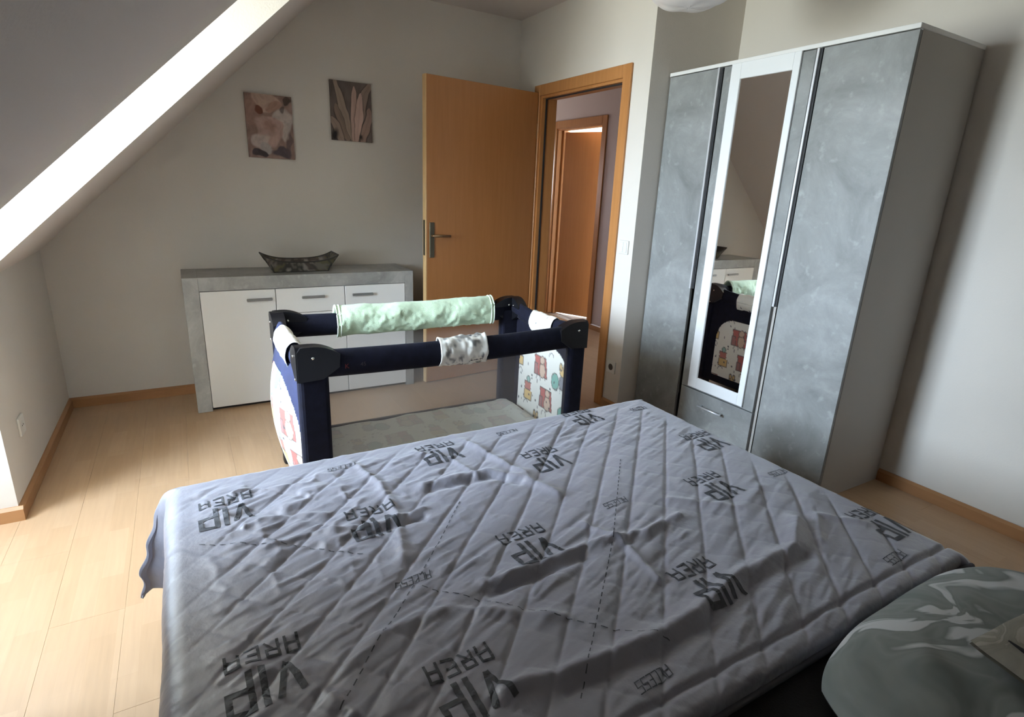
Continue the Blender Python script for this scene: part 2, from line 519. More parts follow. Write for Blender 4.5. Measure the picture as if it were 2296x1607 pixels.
# window in the dormer ---------------------------------
wi = struct('window_1', (WX, -1.82, 0))
bm = bmesh.new()
a0, a1 = YS + .03, YN - .03
for (y0, y1, z0, z1) in ((a0, a0 + .05, .84, 2.2), (a1 - .05, a1, .84, 2.2), (a0, a1, 2.15, 2.2), (a0, a1, .84, .90)):
    bx(bm, WX - .075, WX - .005, y0, y1, z0, z1, .004)
emit('window_frame', bm, M['pvc'], wi)
bm = bmesh.new()
b0, b1 = a0 + .045, a1 - .045
for (y0, y1, z0, z1) in ((b0, b0 + .055, .89, 2.155), (b1 - .055, b1, .89, 2.155), (b0, b1, 2.10, 2.155), (b0, b1, .89, .95)):
    bx(bm, WX - .065, WX + .01, y0, y1, z0, z1, .006)
sash = emit('sash', bm, M['pvc'], wi)
box('pane', M['glass'], sash, WX - .035, WX - .029, b0 + .05, b1 - .05, .945, 2.105)
box('window_sill', M['pvc'], wi, WX - .002, WX + .16, YS + .001, YN - .001, .80, .835, .006)
bm = bmesh.new(); bx(bm, WX + .01, WX + .03, b0 + .014, b0 + .042, 1.42, 1.52, .004); bx(bm, WX + .03, WX + .045, b0 + .018, b0 + .038, 1.46, 1.60, .004)
emit('window_handle', bm, M['pvc'], wi)


# baseboards ---------------------------------------------------------
def baseboard(name, runs):
    s = struct(name, (runs[0][0], runs[0][2], 0)); bm = bmesh.new()
    for (x0, x1, y0, y1, side) in runs:
        h = .06; t = .016
        if side == 'y-': prism(bm, [(y0, 0), (y0 - t, 0), (y0 - t, h * .82), (y0 - t * .35, h), (y0, h)], 'x', x0, x1)
        if side == 'x+': prism(bm, [(x0, 0), (x0 + t, 0), (x0 + t, h * .82), (x0 + t * .35, h), (x0, h)], 'y', y0, y1)
        if side == 'x-': prism(bm, [(x0, 0), (x0 - t, 0), (x0 - t, h * .82), (x0 - t * .35, h), (x0, h)], 'y', y0, y1)
        if side == 'y+': prism(bm, [(y0, 0), (y0 + t, 0), (y0 + t, h * .82), (y0 + t * .35, h), (y0, h)], 'x', x0, x1)
    emit('skirting', bm, M['base'], s)


baseboard('baseboard_back', [(L, 0, 0, 0, 'y-')])
baseboard('baseboard_left', [(L, L, YN, 0, 'x+'), (L, L, YB, YS, 'x+'), (WX + .03, L + .016, YN, YN, 'y-'), (WX + .03, L, YS, YS, 'y+'), (WX, WX, YS + .016, YN - .016, 'x+')])
baseboard('baseboard_right', [(W, W, YB, -2.68, 'x-')])
baseboard('baseboard_door', [(0, 0, YR, -1.268, 'x-')])
baseboard('baseboard_front', [(L, W, YB, YB, 'y+')])

# hall beyond the door -------------------------------------------------
HX = 1.275
HY0, HY1 = .572, 1.345
hw = struct('wall_hall', (HX, 1, 0))
bm = bmesh.new()
bx(bm, HX, HX + .1, -1.3, HY0 - .0, 0, 2.6); bx(bm, HX, HX + .1, HY1, 2.62, 0, 2.6); bx(bm, HX, HX + .1, HY0, HY1, 1.985, 2.6)
bx(bm, .12, HX, -1.3, -1.293, 0, 2.6)
bx(bm, .0, .12, .12, 2.62, 0, 2.6)
bx(bm, .12, .44, 2.52, 2.62, 0, 2.6); bx(bm, 1.0, HX, 2.52, 2.62, 0, 2.6); bx(bm, .44, 1.0, 2.52, 2.62, 1.9, 2.6); bx(bm, .44, 1.0, 2.52, 2.62, 0, 1.2)
emit('plaster', bm, M['hallwall'], hw)
hf = struct('floor_hall', (.7, 0, 0)); box('laminate', M['floor'], hf, 0.0, HX, -1.3, 2.62, -.1, -.001)
hc = struct('ceiling_hall', (.7, 0, 2.5)); box('hall_ceiling', M['ceil'], hc, .12, HX, -1.293, 2.62, 2.5, 2.6)
baseboard('baseboard_hall', [(HX, HX, -1.29, HY0 - .066, 'x-'), (HX, HX, HY1 + .066, 2.5, 'x-')])
wi2 = struct('added_hall_window', (.72, 2.57, 0)); bm = bmesh.new()  # unseen window added at the hall end to brighten the hall
for (x0, x1, z0, z1) in ((.44, .50, 1.2, 1.9), (.94, 1.0, 1.2, 1.9), (.5, .94, 1.84, 1.9), (.5, .94, 1.2, 1.26)): bx(bm, x0, x1, 2.54, 2.60, z0, z1, .004)
emit('window_frame', bm, M['pvc'], wi2)
box('pane', M['tinted'], wi2, .495, .945, 2.567, 2.572, 1.255, 1.845)
# bathroom beyond the hall door
bw = struct('wall_bathroom', (2.3, 1, 0)); bm = bmesh.new()
bx(bm, HX + .1, 3.3, -.3, -.2, 0, 2.5); bx(bm, HX + .1, 3.3, 2.2, 2.3, 0, 2.5)
bx(bm, 3.2, 3.3, -.2, .3, 0, 2.5); bx(bm, 3.2, 3.3, 1.7, 2.2, 0, 2.5); bx(bm, 3.2, 3.3, .3, 1.7, 0, .8); bx(bm, 3.2, 3.3, .3, 1.7, 2.2, 2.5)
emit('plaster', bm, M['wall'], bw)
bf = struct('floor_bathroom', (2.3, 1, 0)); bm = bmesh.new()
for ii in range(7):
    for jj in range(8):
        pass
bx(bm, HX, 3.2, -.2, 2.2, -.1, -.006); emit('screed', bm, M['tile'], bf)
tile_me = None
for ii in range(6):
    for jj in range(8):
        if tile_me is None:
            bm = bmesh.new(); bx(bm, -.148, .148, -.148, .148, -.006, 0, .002); tile_me = bpy.data.meshes.new('tile'); bm.to_mesh(tile_me); bm.free(); tile_me.materials.append(M['tile'])
        o = bpy.data.objects.new('tile', tile_me); COL.objects.link(o)
        o.location = Vector((HX + .25 + ii * .3, -.05 + jj * .3, 0)) - bf.loc; o.parent = bf.o
bc = struct('ceiling_bathroom', (2.3, 1, 2.5)); box('bathroom_ceiling', M['ceil'], bc, HX + .1, 3.3, -.3, 2.3, 2.4, 2.5)
wi3 = struct('window_3', (3.25, 1, .8)); bm = bmesh.new()
for (y0, y1, z0, z1) in ((.3, .36, .8, 2.2), (1.64, 1.7, .8, 2.2), (.3, 1.7, 2.14, 2.2), (.3, 1.7, .8, .86), (.97, 1.03, .86, 2.14)): bx(bm, 3.22, 3.28, y0, y1, z0, z1, .004)
emit('window_frame', bm, M['pvc'], wi3)
box('pane', M['glass'], wi3, 3.247, 3.252, .355, 1.645, .855, 2.145)


# door frames ---------------------------------------------------------
def casing(bm, x0, x1, ya, yb, zt, w=.066, inner=.02):
    """casing + lining round an opening in a wall of constant x; ya<yb opening"""
    for (xa, xb) in ((x0 - .016, x0), (x1, x1 + .016)):
        bx(bm, xa, xb, ya - w, ya + .004, 0, zt + w, .003); bx(bm, xa, xb, yb - .004, yb + w, 0, zt + w, .003)
        bx(bm, xa, xb, ya + .004, yb - .004, zt - .004, zt + w, .003)
    bx(bm, x0, x1, ya, ya + inner, 0, zt); bx(bm, x0, x1, yb - inner, yb, 0, zt); bx(bm, x0, x1, ya + inner, yb - inner, zt - inner, zt)


d1 = struct('door_1', (0, -.76, 0))
bm = bmesh.new(); casing(bm, 0, .12, DY1, DY0, 1.985); emit('door_frame', bm, M['frame'], d1)
bm = bmesh.new()  # dark rubber seal groove round the rebate
bx(bm, .028, .040, DY1 + .02, DY1 + .026, 0, 1.965); bx(bm, .028, .040, DY0 - .026, DY0 - .02, 0, 1.965); bx(bm, .028, .040, DY1 + .026, DY0 - .026, 1.959, 1.965)
emit('seal', bm, M['dark'], d1)
LA = .1128
leafR = Matrix.Rotation(LA, 3, 'Z'); piv = Vector((-.02, -.3114, 0))
leaf_parent = d1


def lf(name, m, x0, x1, y0, y1, z0, z1, bev=0., parent=None, label=None):
    bm = bmesh.new(); bx(bm, piv.x + x0, piv.x + x1, piv.y + y0, piv.y + y1, z0, z1, bev)
    bmesh.ops.rotate(bm, verts=bm.verts, cent=piv, matrix=leafR)
    return emit(name, bm, m, parent if parent is not None else leaf_parent, label)


leaf = lf('door_leaf', M['door'], -.882, 0, 0, .040, .008, 2.0, .0015)
lf('edge_band', M['edge'], -.889, -.882, 0, .040, .008, 2.0, .001, leaf, 'pale beech edge of the open door leaf')
lf('lock_plate', M['brass'], -.8905, -.889, .009, .031, .90, 1.13, 0, leaf)
lf('door_plate', M['brass'], -.862, -.826, -.006, 0, .885, 1.115, .002, leaf)
bm = bmesh.new()
tube(bm, [(piv.x - .844, piv.y - .004, 1.03), (piv.x - .844, piv.y - .045, 1.03)], .009, 10)
tube(bm, [(piv.x - .848, piv.y - .045, 1.03), (piv.x - .80, piv.y - .048, 1.03), (piv.x - .725, piv.y - .044, 1.028)], [.010, .009, .008], 10)
bmesh.ops.rotate(bm, verts=bm.verts, cent=piv, matrix=leafR)
emit('lever_handle', bm, M['lever'], leaf, smooth=True)
for z in (.25, 1.75):
    bm = bmesh.new(); tube(bm, [(-.022, -.302, z - .05), (-.022, -.302, z + .05)], .008, 10)
    emit('hinge', bm, M['steel'], leaf, smooth=True)

d2 = struct('door_2', (HX, 1, 0))
bm = bmesh.new(); casing(bm, HX, HX + .1, HY0, HY1, 1.985); emit('door_frame', bm, M['frame'], d2)
bm = bmesh.new(); bx(bm, HX + .055, HX + .098, HY1 - .05, HY1 - .02, 0, 1.965); bx(bm, HX + .055, HX + .098, HY0 + .02, HY0 + .05, 0, 1.965); bx(bm, HX + .07, HX + .14, HY1 - .032, HY1, 0, 1.965); emit('door_stop_gap_filler', bm, M['frame'], d2)  # stop strips, with a filler box added to block light at the hinge gap
piv2 = Vector((HX + .09, HY1 - .032, 0)); R2 = Matrix.Rotation(math.radians(27), 3, 'Z')
bm = bmesh.new(); bx(bm, piv2.x - .02, piv2.x + .02, piv2.y - .76, piv2.y, .012, 1.95, .002)
bmesh.ops.rotate(bm, verts=bm.verts, cent=piv2, matrix=R2); l2 = emit('door_leaf', bm, M['door'], d2)
bm = bmesh.new(); tube(bm, [(piv2.x - .02, piv2.y - .69, 1.03), (piv2.x - .065, piv2.y - .69, 1.03), (piv2.x - .067, piv2.y - .58, 1.03)], .009, 8)
bmesh.ops.rotate(bm, verts=bm.verts, cent=piv2, matrix=R2); emit('lever_handle', bm, M['brass'], l2, smooth=True)

# light switch, sockets -------------------------------------------------
sw = thing('light_switch', 'white double light switch on the wall strip right of the open doorway', 'light switch', (0, -1.337, 1.04))
bm = bmesh.new(); bx(bm, -.009, 0, -1.378, -1.297, 1.0, 1.081, .003, 2); emit('switch_plate', bm, M['plastic'], sw)
box('rocker', M['plastic'], sw, -.0125, -.009, -1.368, -1.3385, 1.011, 1.07, .0015)
box('rocker', M['plastic'], sw, -.0125, -.009, -1.3365, -1.307, 1.011, 1.07, .0015)


def socket(name, lab, x, y, z, sgn):
    s = thing(name, lab, 'socket', (x, y, z))
    bm = bmesh.new(); a, b = sorted((x, x + sgn * .009)); bx(bm, a, b, y - .04, y + .04, z - .04, z + .04, .003, 2); emit('socket_plate', bm, M['plastic'], s)
    bm = bmesh.new(); tube(bm, [(x + sgn * .008, y, z), (x + sgn * .0095, y, z)], .021, 20); w_ = emit('socket_well', bm, M['plastic'] if sgn > 0 else M['hole'], s)
    bm = bmesh.new()
    for dy in (-.0095, .0095): tube(bm, [(x + sgn * .009, y + dy, z), (x + sgn * .0102, y + dy, z)], .003, 8)
    emit('socket_holes', bm, M['hole'], w_)


socket('wall_socket', 'white socket low on the wall strip beside the doorway frame', 0, -1.327, .285, -1)
socket('wall_socket', 'white socket low on the knee wall under the roof slope at left', L, -1.046, .305, 1)

# ------------------------------------------------------------------ sideboard
S0, S1 = -2.324, -.984; SF = -.388; SBK = -.018; SH = .799
sb = thing('sideboard', 'low concrete-grey sideboard with white doors and drawers against the back wall', 'sideboard', (-1.654, -.2, 0))
bm = bmesh.new()
bx(bm, S0, S0 + .078, SF, SBK, .0, SH, .0015); bx(bm, S1 - .058, S1, SF, SBK, .0, SH, .0015); bx(bm, S0 + .078, S1 - .058, SF, SBK, SH - .078, SH, .0015)
emit('carcass', bm, M['gray2'], sb, 'concrete-grey outer frame of the sideboard')
box('bottom_panel', M['white'], sb, S0 + .078, S1 - .058, SF + .02, SBK, .02, .04)
box('plinth', M['dark'], sb, S0 + .078, S1 - .058, SF + .03, SF + .045, 0, .02)
box('back_panel', M['white'], sb, S0 + .078, S1 - .058, SBK - .006, SBK, .04, SH - .078)
c1, c2 = -1.848, -1.440
for x in (c1, c2): box('divider', M['white'], sb, x - .008, x + .008, SF + .02, SBK - .006, .04, SH - .078)


def barhandle(parent, x0, x1, y, z):
    bm = bmesh.new(); bx(bm, x0, x1, y - .022, y - .010, z - .008, z + .008, .003); bx(bm, x0 + .006, x0 + .018, y - .012, y, z - .005, z + .005); bx(bm, x1 - .018, x1 - .006, y - .012, y, z - .005, z + .005)
    emit('handle', bm, M['handle'], parent, 'grey bar handle')


zt = SH - .081
p = box('door', M['whitegloss'], sb, S0 + .080, c1 - .002, SF - .002, SF + .016, .022, zt, .0015, label='white front'); barhandle(p, -2.008, -1.868, SF - .002, .662)
for a, b in ((.566, zt), (.296, .563), (.022, .293)):
    p = box('drawer', M['whitegloss'], sb, c1 + .002, c2 - .002, SF - .002, SF + .016, a, b, .0015, label='white front'); barhandle(p, -1.702, -1.566, SF - .002, (b - .055) if b < zt else .662)
p = box('door', M['whitegloss'], sb, c2 + .002, S1 - .060, SF - .002, SF + .016, .022, zt, .0015, label='white front'); barhandle(p, -1.396, -1.262, SF - .002, .662)

# bowl on the sideboard
bo = thing('bowl', 'dark boat-shaped mosaic bowl standing on the grey sideboard', 'bowl', (-1.67, -.23, SH))
nu, nv = 41, 17


def boat(off, dz):
    P = np.zeros((nv, nu, 3))
    for j in range(nv):
        for i in range(nu):
            u = i / (nu - 1) * 2 - 1; v = j / (nv - 1) * 2 - 1
            d = max(abs(u), abs(v)); k = d
            # square ring parametrisation: inner .6 flat bottom, outer flared wall
            if d < 1e-6: ux = vx = 0.
            else: ux, vx = u / d, v / d
            if d < .5: hx, hy, z = .160 * d / .5, .052 * d / .5, 0.
            else:
                t = (d - .5) / .5
                hx = .160 + (.218 - .160) * t; hy = .052 + (.095 - .052) * t; z = .062 * t + .040 * t * abs(ux) ** 3
            P[j, i] = (-1.672 + ux * (hx + off), -.23 + vx * (hy + off), SH + .004 + z + dz)
    return P


def mosaic(P):
    x = P[..., 0] * 38; z = P[..., 2] * 60 + P[..., 1] * 30
    n = np.floor(x + vnoise(x * 1.3, z, 3) * 2.2) * 7.7 + np.floor(z * .8 + vnoise(x, z, 5) * 1.5) * 3.1
    h = np.abs(np.sin(n * 12.9898) * 43758.5) % 1
    pal = np.array([(.045, .04, .035), (.16, .14, .115), (.085, .065, .055), (.28, .25, .22), (.12, .11, .06), (.06, .05, .045)])
    return pal[(h * 5.99).astype(int)]


Pb = boat(0, 0); gridmesh('basin', Pb, M['print'], bo, mosaic(Pb), solid=.005, smooth=False)
bm = bmesh.new(); rim = []
for i in range(nu): rim.append(Pb[0, i])
for j in range(nv): rim.append(Pb[j, -1])
for i in range(nu - 1, -1, -1): rim.append(Pb[-1, i])
for j in range(nv - 1, -1, -1): rim.append(Pb[j, 0])
tube(bm, rim, .0045, 6); emit('rim', bm, M['wicker'], bo, 'dark rim')
bm = bmesh.new()
for (u, v) in ((0, 0), (-1, 0), (0, -1), (-1, -1)):
    k = [Pb[int(round((.5 + (.5 if v else -.5) * (d)) * (nv - 1))), int(round((.5 + (.5 if u else -.5) * d) * (nu - 1)))] for d in (.5, .6, .7, .8, .9, 1.)]
    tube(bm, k, .004, 6)
bt = [(-1.672 + a * .160, -.23 + b * .052, SH + .004) for a, b in ((-1, -1), (1, -1), (1, 1), (-1, 1), (-1, -1))]
tube(bm, bt, .004, 6)
emit('ribs', bm, M['wicker'], bo, 'dark corner ribs')


# ------------------------------------------------------------------ pictures
def painting1(u, v):
    u, v = u + .30 * fbm(u * 3.1, v * 3.7, 14, 3), v + .26 * fbm(u * 3.3 + 5, v * 3.1, 15, 3)
    # magnolia-like bloom; u right, v up in 0..1
    n = fbm(u * 5, v * 6, 3, 4); n2 = fbm(u * 14, v * 14, 9, 3)
    base = np.stack([.36 + .15 * n, .24 + .12 * n, .20 + .12 * n], -1)
    def blend(c, m):
        nonlocal base
        m = np.clip(m, 0, 1)[..., None]; base = base * (1 - m) + np.array(c) * m
    ell = lambda cx, cy, rx, ry, s=7., r=0.: np.clip((1 - np.sqrt((((u - cx) * math.cos(r) + (v - cy) * math.sin(r)) / rx) ** 2 + ((-(u - cx) * math.sin(r) + (v - cy) * math.cos(r)) / ry) ** 2)) * s, 0, 1)
    blend((.42, .26, .21), ell(.12, .72, .25, .26)); blend((.62, .43, .34), ell(.42, .90, .30, .18))
    blend((.22, .08, .05), ell(.33, .74, .10, .06, 4)); blend((.50, .31, .24), ell(.60, .85, .16, .10))
    blend((.62, .52, .47), ell(.82, .55, .24, .28)); blend((.11, .075, .06), ell(.88, .92, .13, .07, 5) * .9); blend((.10, .07, .06), ell(.80, .80, .06, .06, 3) * .7)
    blend((.56, .38, .32), ell(.50, .45, .36, .24, 8)); blend((.47, .29, .24), ell(.48, .50, .2, .14, 2))
    blend((.62, .50, .45), ell(.22, .25, .22, .14, 4)); blend((.50, .44, .41), ell(.40, .16, .16, .1, 4))
    blend((.09, .07, .075), ell(.25, .06, .22, .06, 5)); blend((.13, .10, .11), ell(.75, .12, .25, .10, 4)); blend((.14, .10, .10), ell(.93, .22, .07, .2, 3, -.3) * .8)
    return np.clip(base * (1 + .5 * n2)[..., None] * .8, .01, 1)


def painting2(u, v):
    u, v = u + .16 * fbm(u * 2.5, v * 2.7, 24, 3), v + .12 * fbm(u * 3.3 + 5, v * 3.1, 25, 3)
    #   # long petals fanning out of the bottom
    n = fbm(u * 6, v * 3, 21, 4); base = np.stack([.15 + .1 * n, .115 + .08 * n, .10 + .08 * n], -1)
    def blend(c, m):
        nonlocal base
        m = np.clip(m, 0, 1)[..., None]; base = base * (1 - m) + np.array(c) * m
    def petal(x0, y0, x1, y1, w_, c, edge=(.03, .02, .018)):
        dx, dy = x1 - x0, y1 - y0; Lp = math.hypot(dx, dy); t = ((u - x0) * dx + (v - y0) * dy) / Lp / Lp
        d = np.abs((u - x0) * dy - (v - y0) * dx) / Lp
        ww = w_ * np.sqrt(np.clip(4 * t * (1 - t), 0, 1)) + 1e-5
        inside = np.clip((1 - d / ww) * 6, 0, 1) * ((t > 0) & (t < 1))
        rim_ = np.clip(1 - np.abs(d / ww - 1) * 5, 0, 1) * ((t > 0) & (t < 1))
        blend(edge, rim_ * .8); blend(c, inside)
        blend([q * .72 for q in c], inside * np.clip(1 - d / ww * 4, 0, 1) * .5)
    petal(.42, .0, .12, .62, .13, (.26, .185, .145)); petal(.52, .0, .10, 1.08, .085, (.36, .27, .21)); petal(.55, .0, .95, 1.02, .12, (.30, .22, .18))
    petal(.55, -.05, .62, .92, .10, (.50, .34, .28)); petal(.62, -.05, .78, .84, .10, (.56, .38, .32)); petal(.75, -.1, .99, .6, .09, (.33, .22, .18))
    petal(.30, -.05, -.05, .40, .10, (.34, .25, .20))
    b = np.clip((.13 - np.hypot((u - .08) * 1.1, (v - .08))) * 12, 0, 1); blend((.02, .016, .015), b)
    b = np.clip((.07 - np.hypot(u - .75, v - .05)) * 20, 0, 1); blend((.03, .022, .02), b)
    return np.clip(base * (1 + .35 * n)[..., None], .01, 1)


def picture(name, label, x0, x1, z0, z1, fn):
    t = thing(name, label, 'picture', ((x0 + x1) / 2, 0, z0))
    d = .018
    # canvas wrapped round a stretcher frame
    box('stretcher_frame', M['bedwood'], t, x0 + .003, x1 - .003, -d + .002, -.001, z0 + .003, z1 - .003)
    nx, nz = 96, 128
    U, V = np.meshgrid(np.linspace(0, 1, nx), np.linspace(0, 1, nz))
    P = np.stack([x0 + (x1 - x0) * U, np.full_like(U, -d), z0 + (z1 - z0) * V], -1)
    # wrap edges
    Pt = P[-1:].copy(); Pt[..., 1] = -.001; Pb_ = P[:1].copy(); Pb_[..., 1] = -.001
    P = np.concatenate([Pb_, P, Pt], 0); C = fn(U, V); C = np.concatenate([C[:1], C, C[-1:]], 0)
    Pl = P[:, :1].copy(); Pl[..., 1] = -.001; Pr = P[:, -1:].copy(); Pr[..., 1] = -.001
    P = np.concatenate([Pl, P, Pr], 1); C = np.concatenate([C[:, :1], C, C[:, -1:]], 1)
    gridmesh('canvas', P, M['canvas'], t, C, smooth=False)


picture('wall_picture', 'left canvas with a blurry pink blossom, nearer the sloping ceiling', -1.8876, -1.6222, 1.4667, 1.8285, painting1)
picture('wall_picture', 'right canvas with long brown and pink petals, nearer the door', -1.3873, -1.1247, 1.6036, 1.9582, painting2)

# ------------------------------------------------------------------ wardrobe
WF = .137; WY0, WY1 = -2.6779, -1.4225; WH = 1.992
wa = thing('wardrobe', 'tall three-door wardrobe with concrete-grey fronts and a mirror in the niche', 'wardrobe', (.4, -2.05, 0))
T = .018
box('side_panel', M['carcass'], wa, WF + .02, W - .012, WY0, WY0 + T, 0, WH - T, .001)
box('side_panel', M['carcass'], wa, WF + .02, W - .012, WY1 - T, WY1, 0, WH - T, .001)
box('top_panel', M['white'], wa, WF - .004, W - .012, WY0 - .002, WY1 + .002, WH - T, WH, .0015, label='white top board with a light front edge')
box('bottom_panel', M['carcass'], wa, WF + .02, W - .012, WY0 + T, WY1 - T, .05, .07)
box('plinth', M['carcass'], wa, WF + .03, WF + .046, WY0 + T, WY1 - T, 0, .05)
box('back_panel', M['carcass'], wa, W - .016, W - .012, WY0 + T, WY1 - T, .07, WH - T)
for y in (-2.283, -1.785): box('divider', M['carcass'], wa, WF + .02, W - .016, y - .008, y + .008, .07, WH - T)
zt = WH - T - .004
box('door', M['gray'], wa, WF, WF + .018, -1.762, WY1 + .0, .03, zt, .001, label='far concrete-grey door')
box('door', M['gray'], wa, WF, WF + .018, WY0, -2.310, .03, zt, .001, label='near concrete-grey door')
md = box('door', M['gray'], wa, WF, WF + .018, -2.276, -1.792, .302, zt, .001, label='middle grey door carrying the mirror')
# white frame of the mirror
MY0, MY1, MZ0, MZ1 = -2.216, -1.846, .312, 1.974
bm = bmesh.new(); fw = .042
bx(bm, WF - .012, WF, MY0, MY0 + .034, MZ0, MZ1, .0015); bx(bm, WF - .012, WF, MY1 - .058, MY1, MZ0, MZ1, .0015)
bx(bm, WF - .012, WF, MY0 + .034, MY1 - .058, MZ0, MZ0 + .062, .0015); bx(bm, WF - .012, WF, MY0 + .034, MY1 - .058, MZ1 - .072, MZ1, .0015)
emit('mirror_frame', bm, M['whiteframe'], md, 'white frame')
box('mirror_pane', M['mirror'], md, WF - .006, WF - .0005, MY0 + .034, MY1 - .058, MZ0 + .062, MZ1 - .072, label='mirror glass')
dr = box('drawer', M['gray'], wa, WF, WF + .018, -2.276, -1.792, .03, .297, .001, label='concrete-grey drawer under the mirror')
bm = bmesh.new(); tube(bm, [(WF - .028, -1.948, .225), (WF - .028, -2.110, .225)], .0055, 10); tube(bm, [(WF - .028, -1.962, .225), (WF, -1.962, .225)], .005, 8); tube(bm, [(WF - .028, -2.096, .225), (WF, -2.096, .225)], .005, 8)
emit('handle', bm, M['steel'], dr, 'thin steel bar handle', smooth=True)
for (ya, yb) in ((-1.773, -1.762), (-2.298, -2.287)):
    box('handle_strip', M['steel'], wa, WF - .013, WF + .016, ya, yb, .858, zt, .001, label='long silver handle strip')
    g = (-1.783, -1.774) if ya > -2 else (-2.308, -2.299)
    box('grip_shadow_strip', M['dark'], wa, WF - .004 if ya < -2 else WF + .002, WF + .016, g[0], g[1], .03 if False else .858, zt, 0)  # near-black box stands in for the shadow beside the handle strip

# ------------------------------------------------------------------ nursery print painter
_pr = random.Random(5)


def nursery(u, v, seed=0, dark=1., toys=True):
    """u,v in metres; cream cloth with line-drawn toys in ochre, red and teal"""
    u, v = u / 1.75, v / 1.75; u = u + .006 * fbm(u * 30, v * 30, 2); base = np.ones(u.shape + (3,)) * np.array((.86, .84, .76))
    def put(c, m):
        nonlocal base
        m = np.clip(m, 0, 1)[..., None]; base = base * (1 - m) + np.array(c) * m
    def ell(cx, cy, rx, ry, c, line=True):
        d = np.sqrt(((u - cx) / rx) ** 2 + ((v - cy) / ry) ** 2)
        e = .0028 / min(rx, ry)
        if line: put((.16, .14, .13), (d < 1 + e))
        put(c, d < 1)
    def rect(cx, cy, rx, ry, c, sk=0.):
        uu = u - cx - (v - cy) * sk; m = (np.abs(uu) < rx) & (np.abs(v - cy) < ry); m2 = (np.abs(uu) < rx + .0028) & (np.abs(v - cy) < ry + .0028)
        put((.16, .14, .13), m2); put(c, m)
    och, red, teal, tan, gry = (.72, .50, .22), (.52, .16, .14), (.24, .46, .38), (.66, .48, .36), (.27, .27, .29)
    cs = .102
    i0, i1 = int(math.floor(u.min() / cs)) - 1, int(math.ceil(u.max() / cs)) + 1
    j0, j1 = int(math.floor(v.min() / cs)) - 1, int(math.ceil(v.max() / cs)) + 1
    for i in range(i0, i1 + 1):
        for j in range(j0, j1 + 1):
            r = random.Random(i * 131 + j * 17 + seed)
            cx = (i + .5 + r.uniform(-.14, .14) + (.25 if j % 2 else -.2)) * cs; cy = (j + .5 + r.uniform(-.1, .1)) * cs; k = (i * 2 + j) % 3
            if not toys: k = 9
            if k == 0:      # toy in an armchair
                rect(cx, cy - .008, .030, .030, red, .15); ell(cx - .008, cy - .02, .016, .022, tan); ell(cx - .006, cy + .012, .012, .011, tan)
                rect(cx + .028, cy - .022, .007, .016, (.40, .20, .19))
            elif k == 1:    # round toy with ears and a teal ball
                ell(cx - .015, cy - .018, .016, .020, gry); ell(cx - .012, cy + .016, .013, .013, och); ell(cx - .020, cy + .030, .0045, .008, och); ell(cx - .004, cy + .030, .0045, .008, och)
                ell(cx + .024, cy - .024, .019, .024, teal)
            elif k == 2:    # building block tower
                rect(cx, cy - .022, .020, .014, och); rect(cx + .003, cy + .008, .015, .012, (.55, .22, .18)); ell(cx + .002, cy + .030, .008, .009, (.35, .52, .45))
            for q in range(6):
                ell(cx + r.uniform(-.09, .09), cy + r.uniform(-.09, .09), .0028, .0040 * r.uniform(.7, 1.5), (.12, .11, .12), False)
            t_ = r.uniform(0, 3); d = np.abs(np.hypot(u - cx - .05, v - cy - .045) - .012)
            put((.22, .21, .21), (d < .0014) & (v - cy - .045 > -.003))
    return np.clip(base * dark, 0, 1)


# ------------------------------------------------------------------ travel cot
X0, X1, Y0, Y1 = -1.985, -.672, -1.900, -1.215
ZT = .752
cot = thing('travel_cot', 'navy folding travel cot with net sides and toy-printed end panels', 'cot', (-1.33, -1.56, 0))
PW = .112   # post width in x


def rail_tube(name, p0, p1, z, sag, rad=(.027, .054), n=14, mat_=None, label=None, end=0.):
    bm = bmesh.new(); pts = []
    for k in range(n + 1):
        t = k / n; s = math.sin(math.pi * t)
        pts.append((p0[0] + (p1[0] - p0[0]) * t, p0[1] + (p1[1] - p0[1]) * t, z - sag * s))
    tube(bm, pts, 1., 14, rad)
    return emit(name, bm, mat_ or M['navy'], cot, label, smooth=True)


rail_tube('long_rail', (X0 + .05, Y0 + .026), (X1 - .05, Y0 + .026), ZT - .062, .012)
rail_tube('long_rail', (X0 + .05, Y1 - .026), (X1 - .05, Y1 - .026), ZT - .062, .010)
rail_tube('end_rail', (X0 + .028, Y0 + .05), (X0 + .028, Y1 - .05), ZT - .050, .034, (.026, .044), mat_=M['navy_lit'])
rail_tube('end_rail', (X1 - .028, Y0 + .05), (X1 - .028, Y1 - .05), ZT - .050, .026, (.026, .044), mat_=M['navy'])
# corner posts wrapped in navy fabric, front strip flat
for (xa, xb, ya, yb) in ((X0, X0 + PW, Y0, Y0 + .055), (X1 - PW + .02, X1, Y0, Y0 + .055), (X0, X0 + PW - .02, Y1 - .055, Y1), (X1 - PW, X1, Y1 - .055, Y1)):
    bm = bmesh.new(); bx(bm, xa, xb, ya, yb, .06, ZT - .05, .018, 3); emit('post', bm, M['navy'], cot, smooth=False)
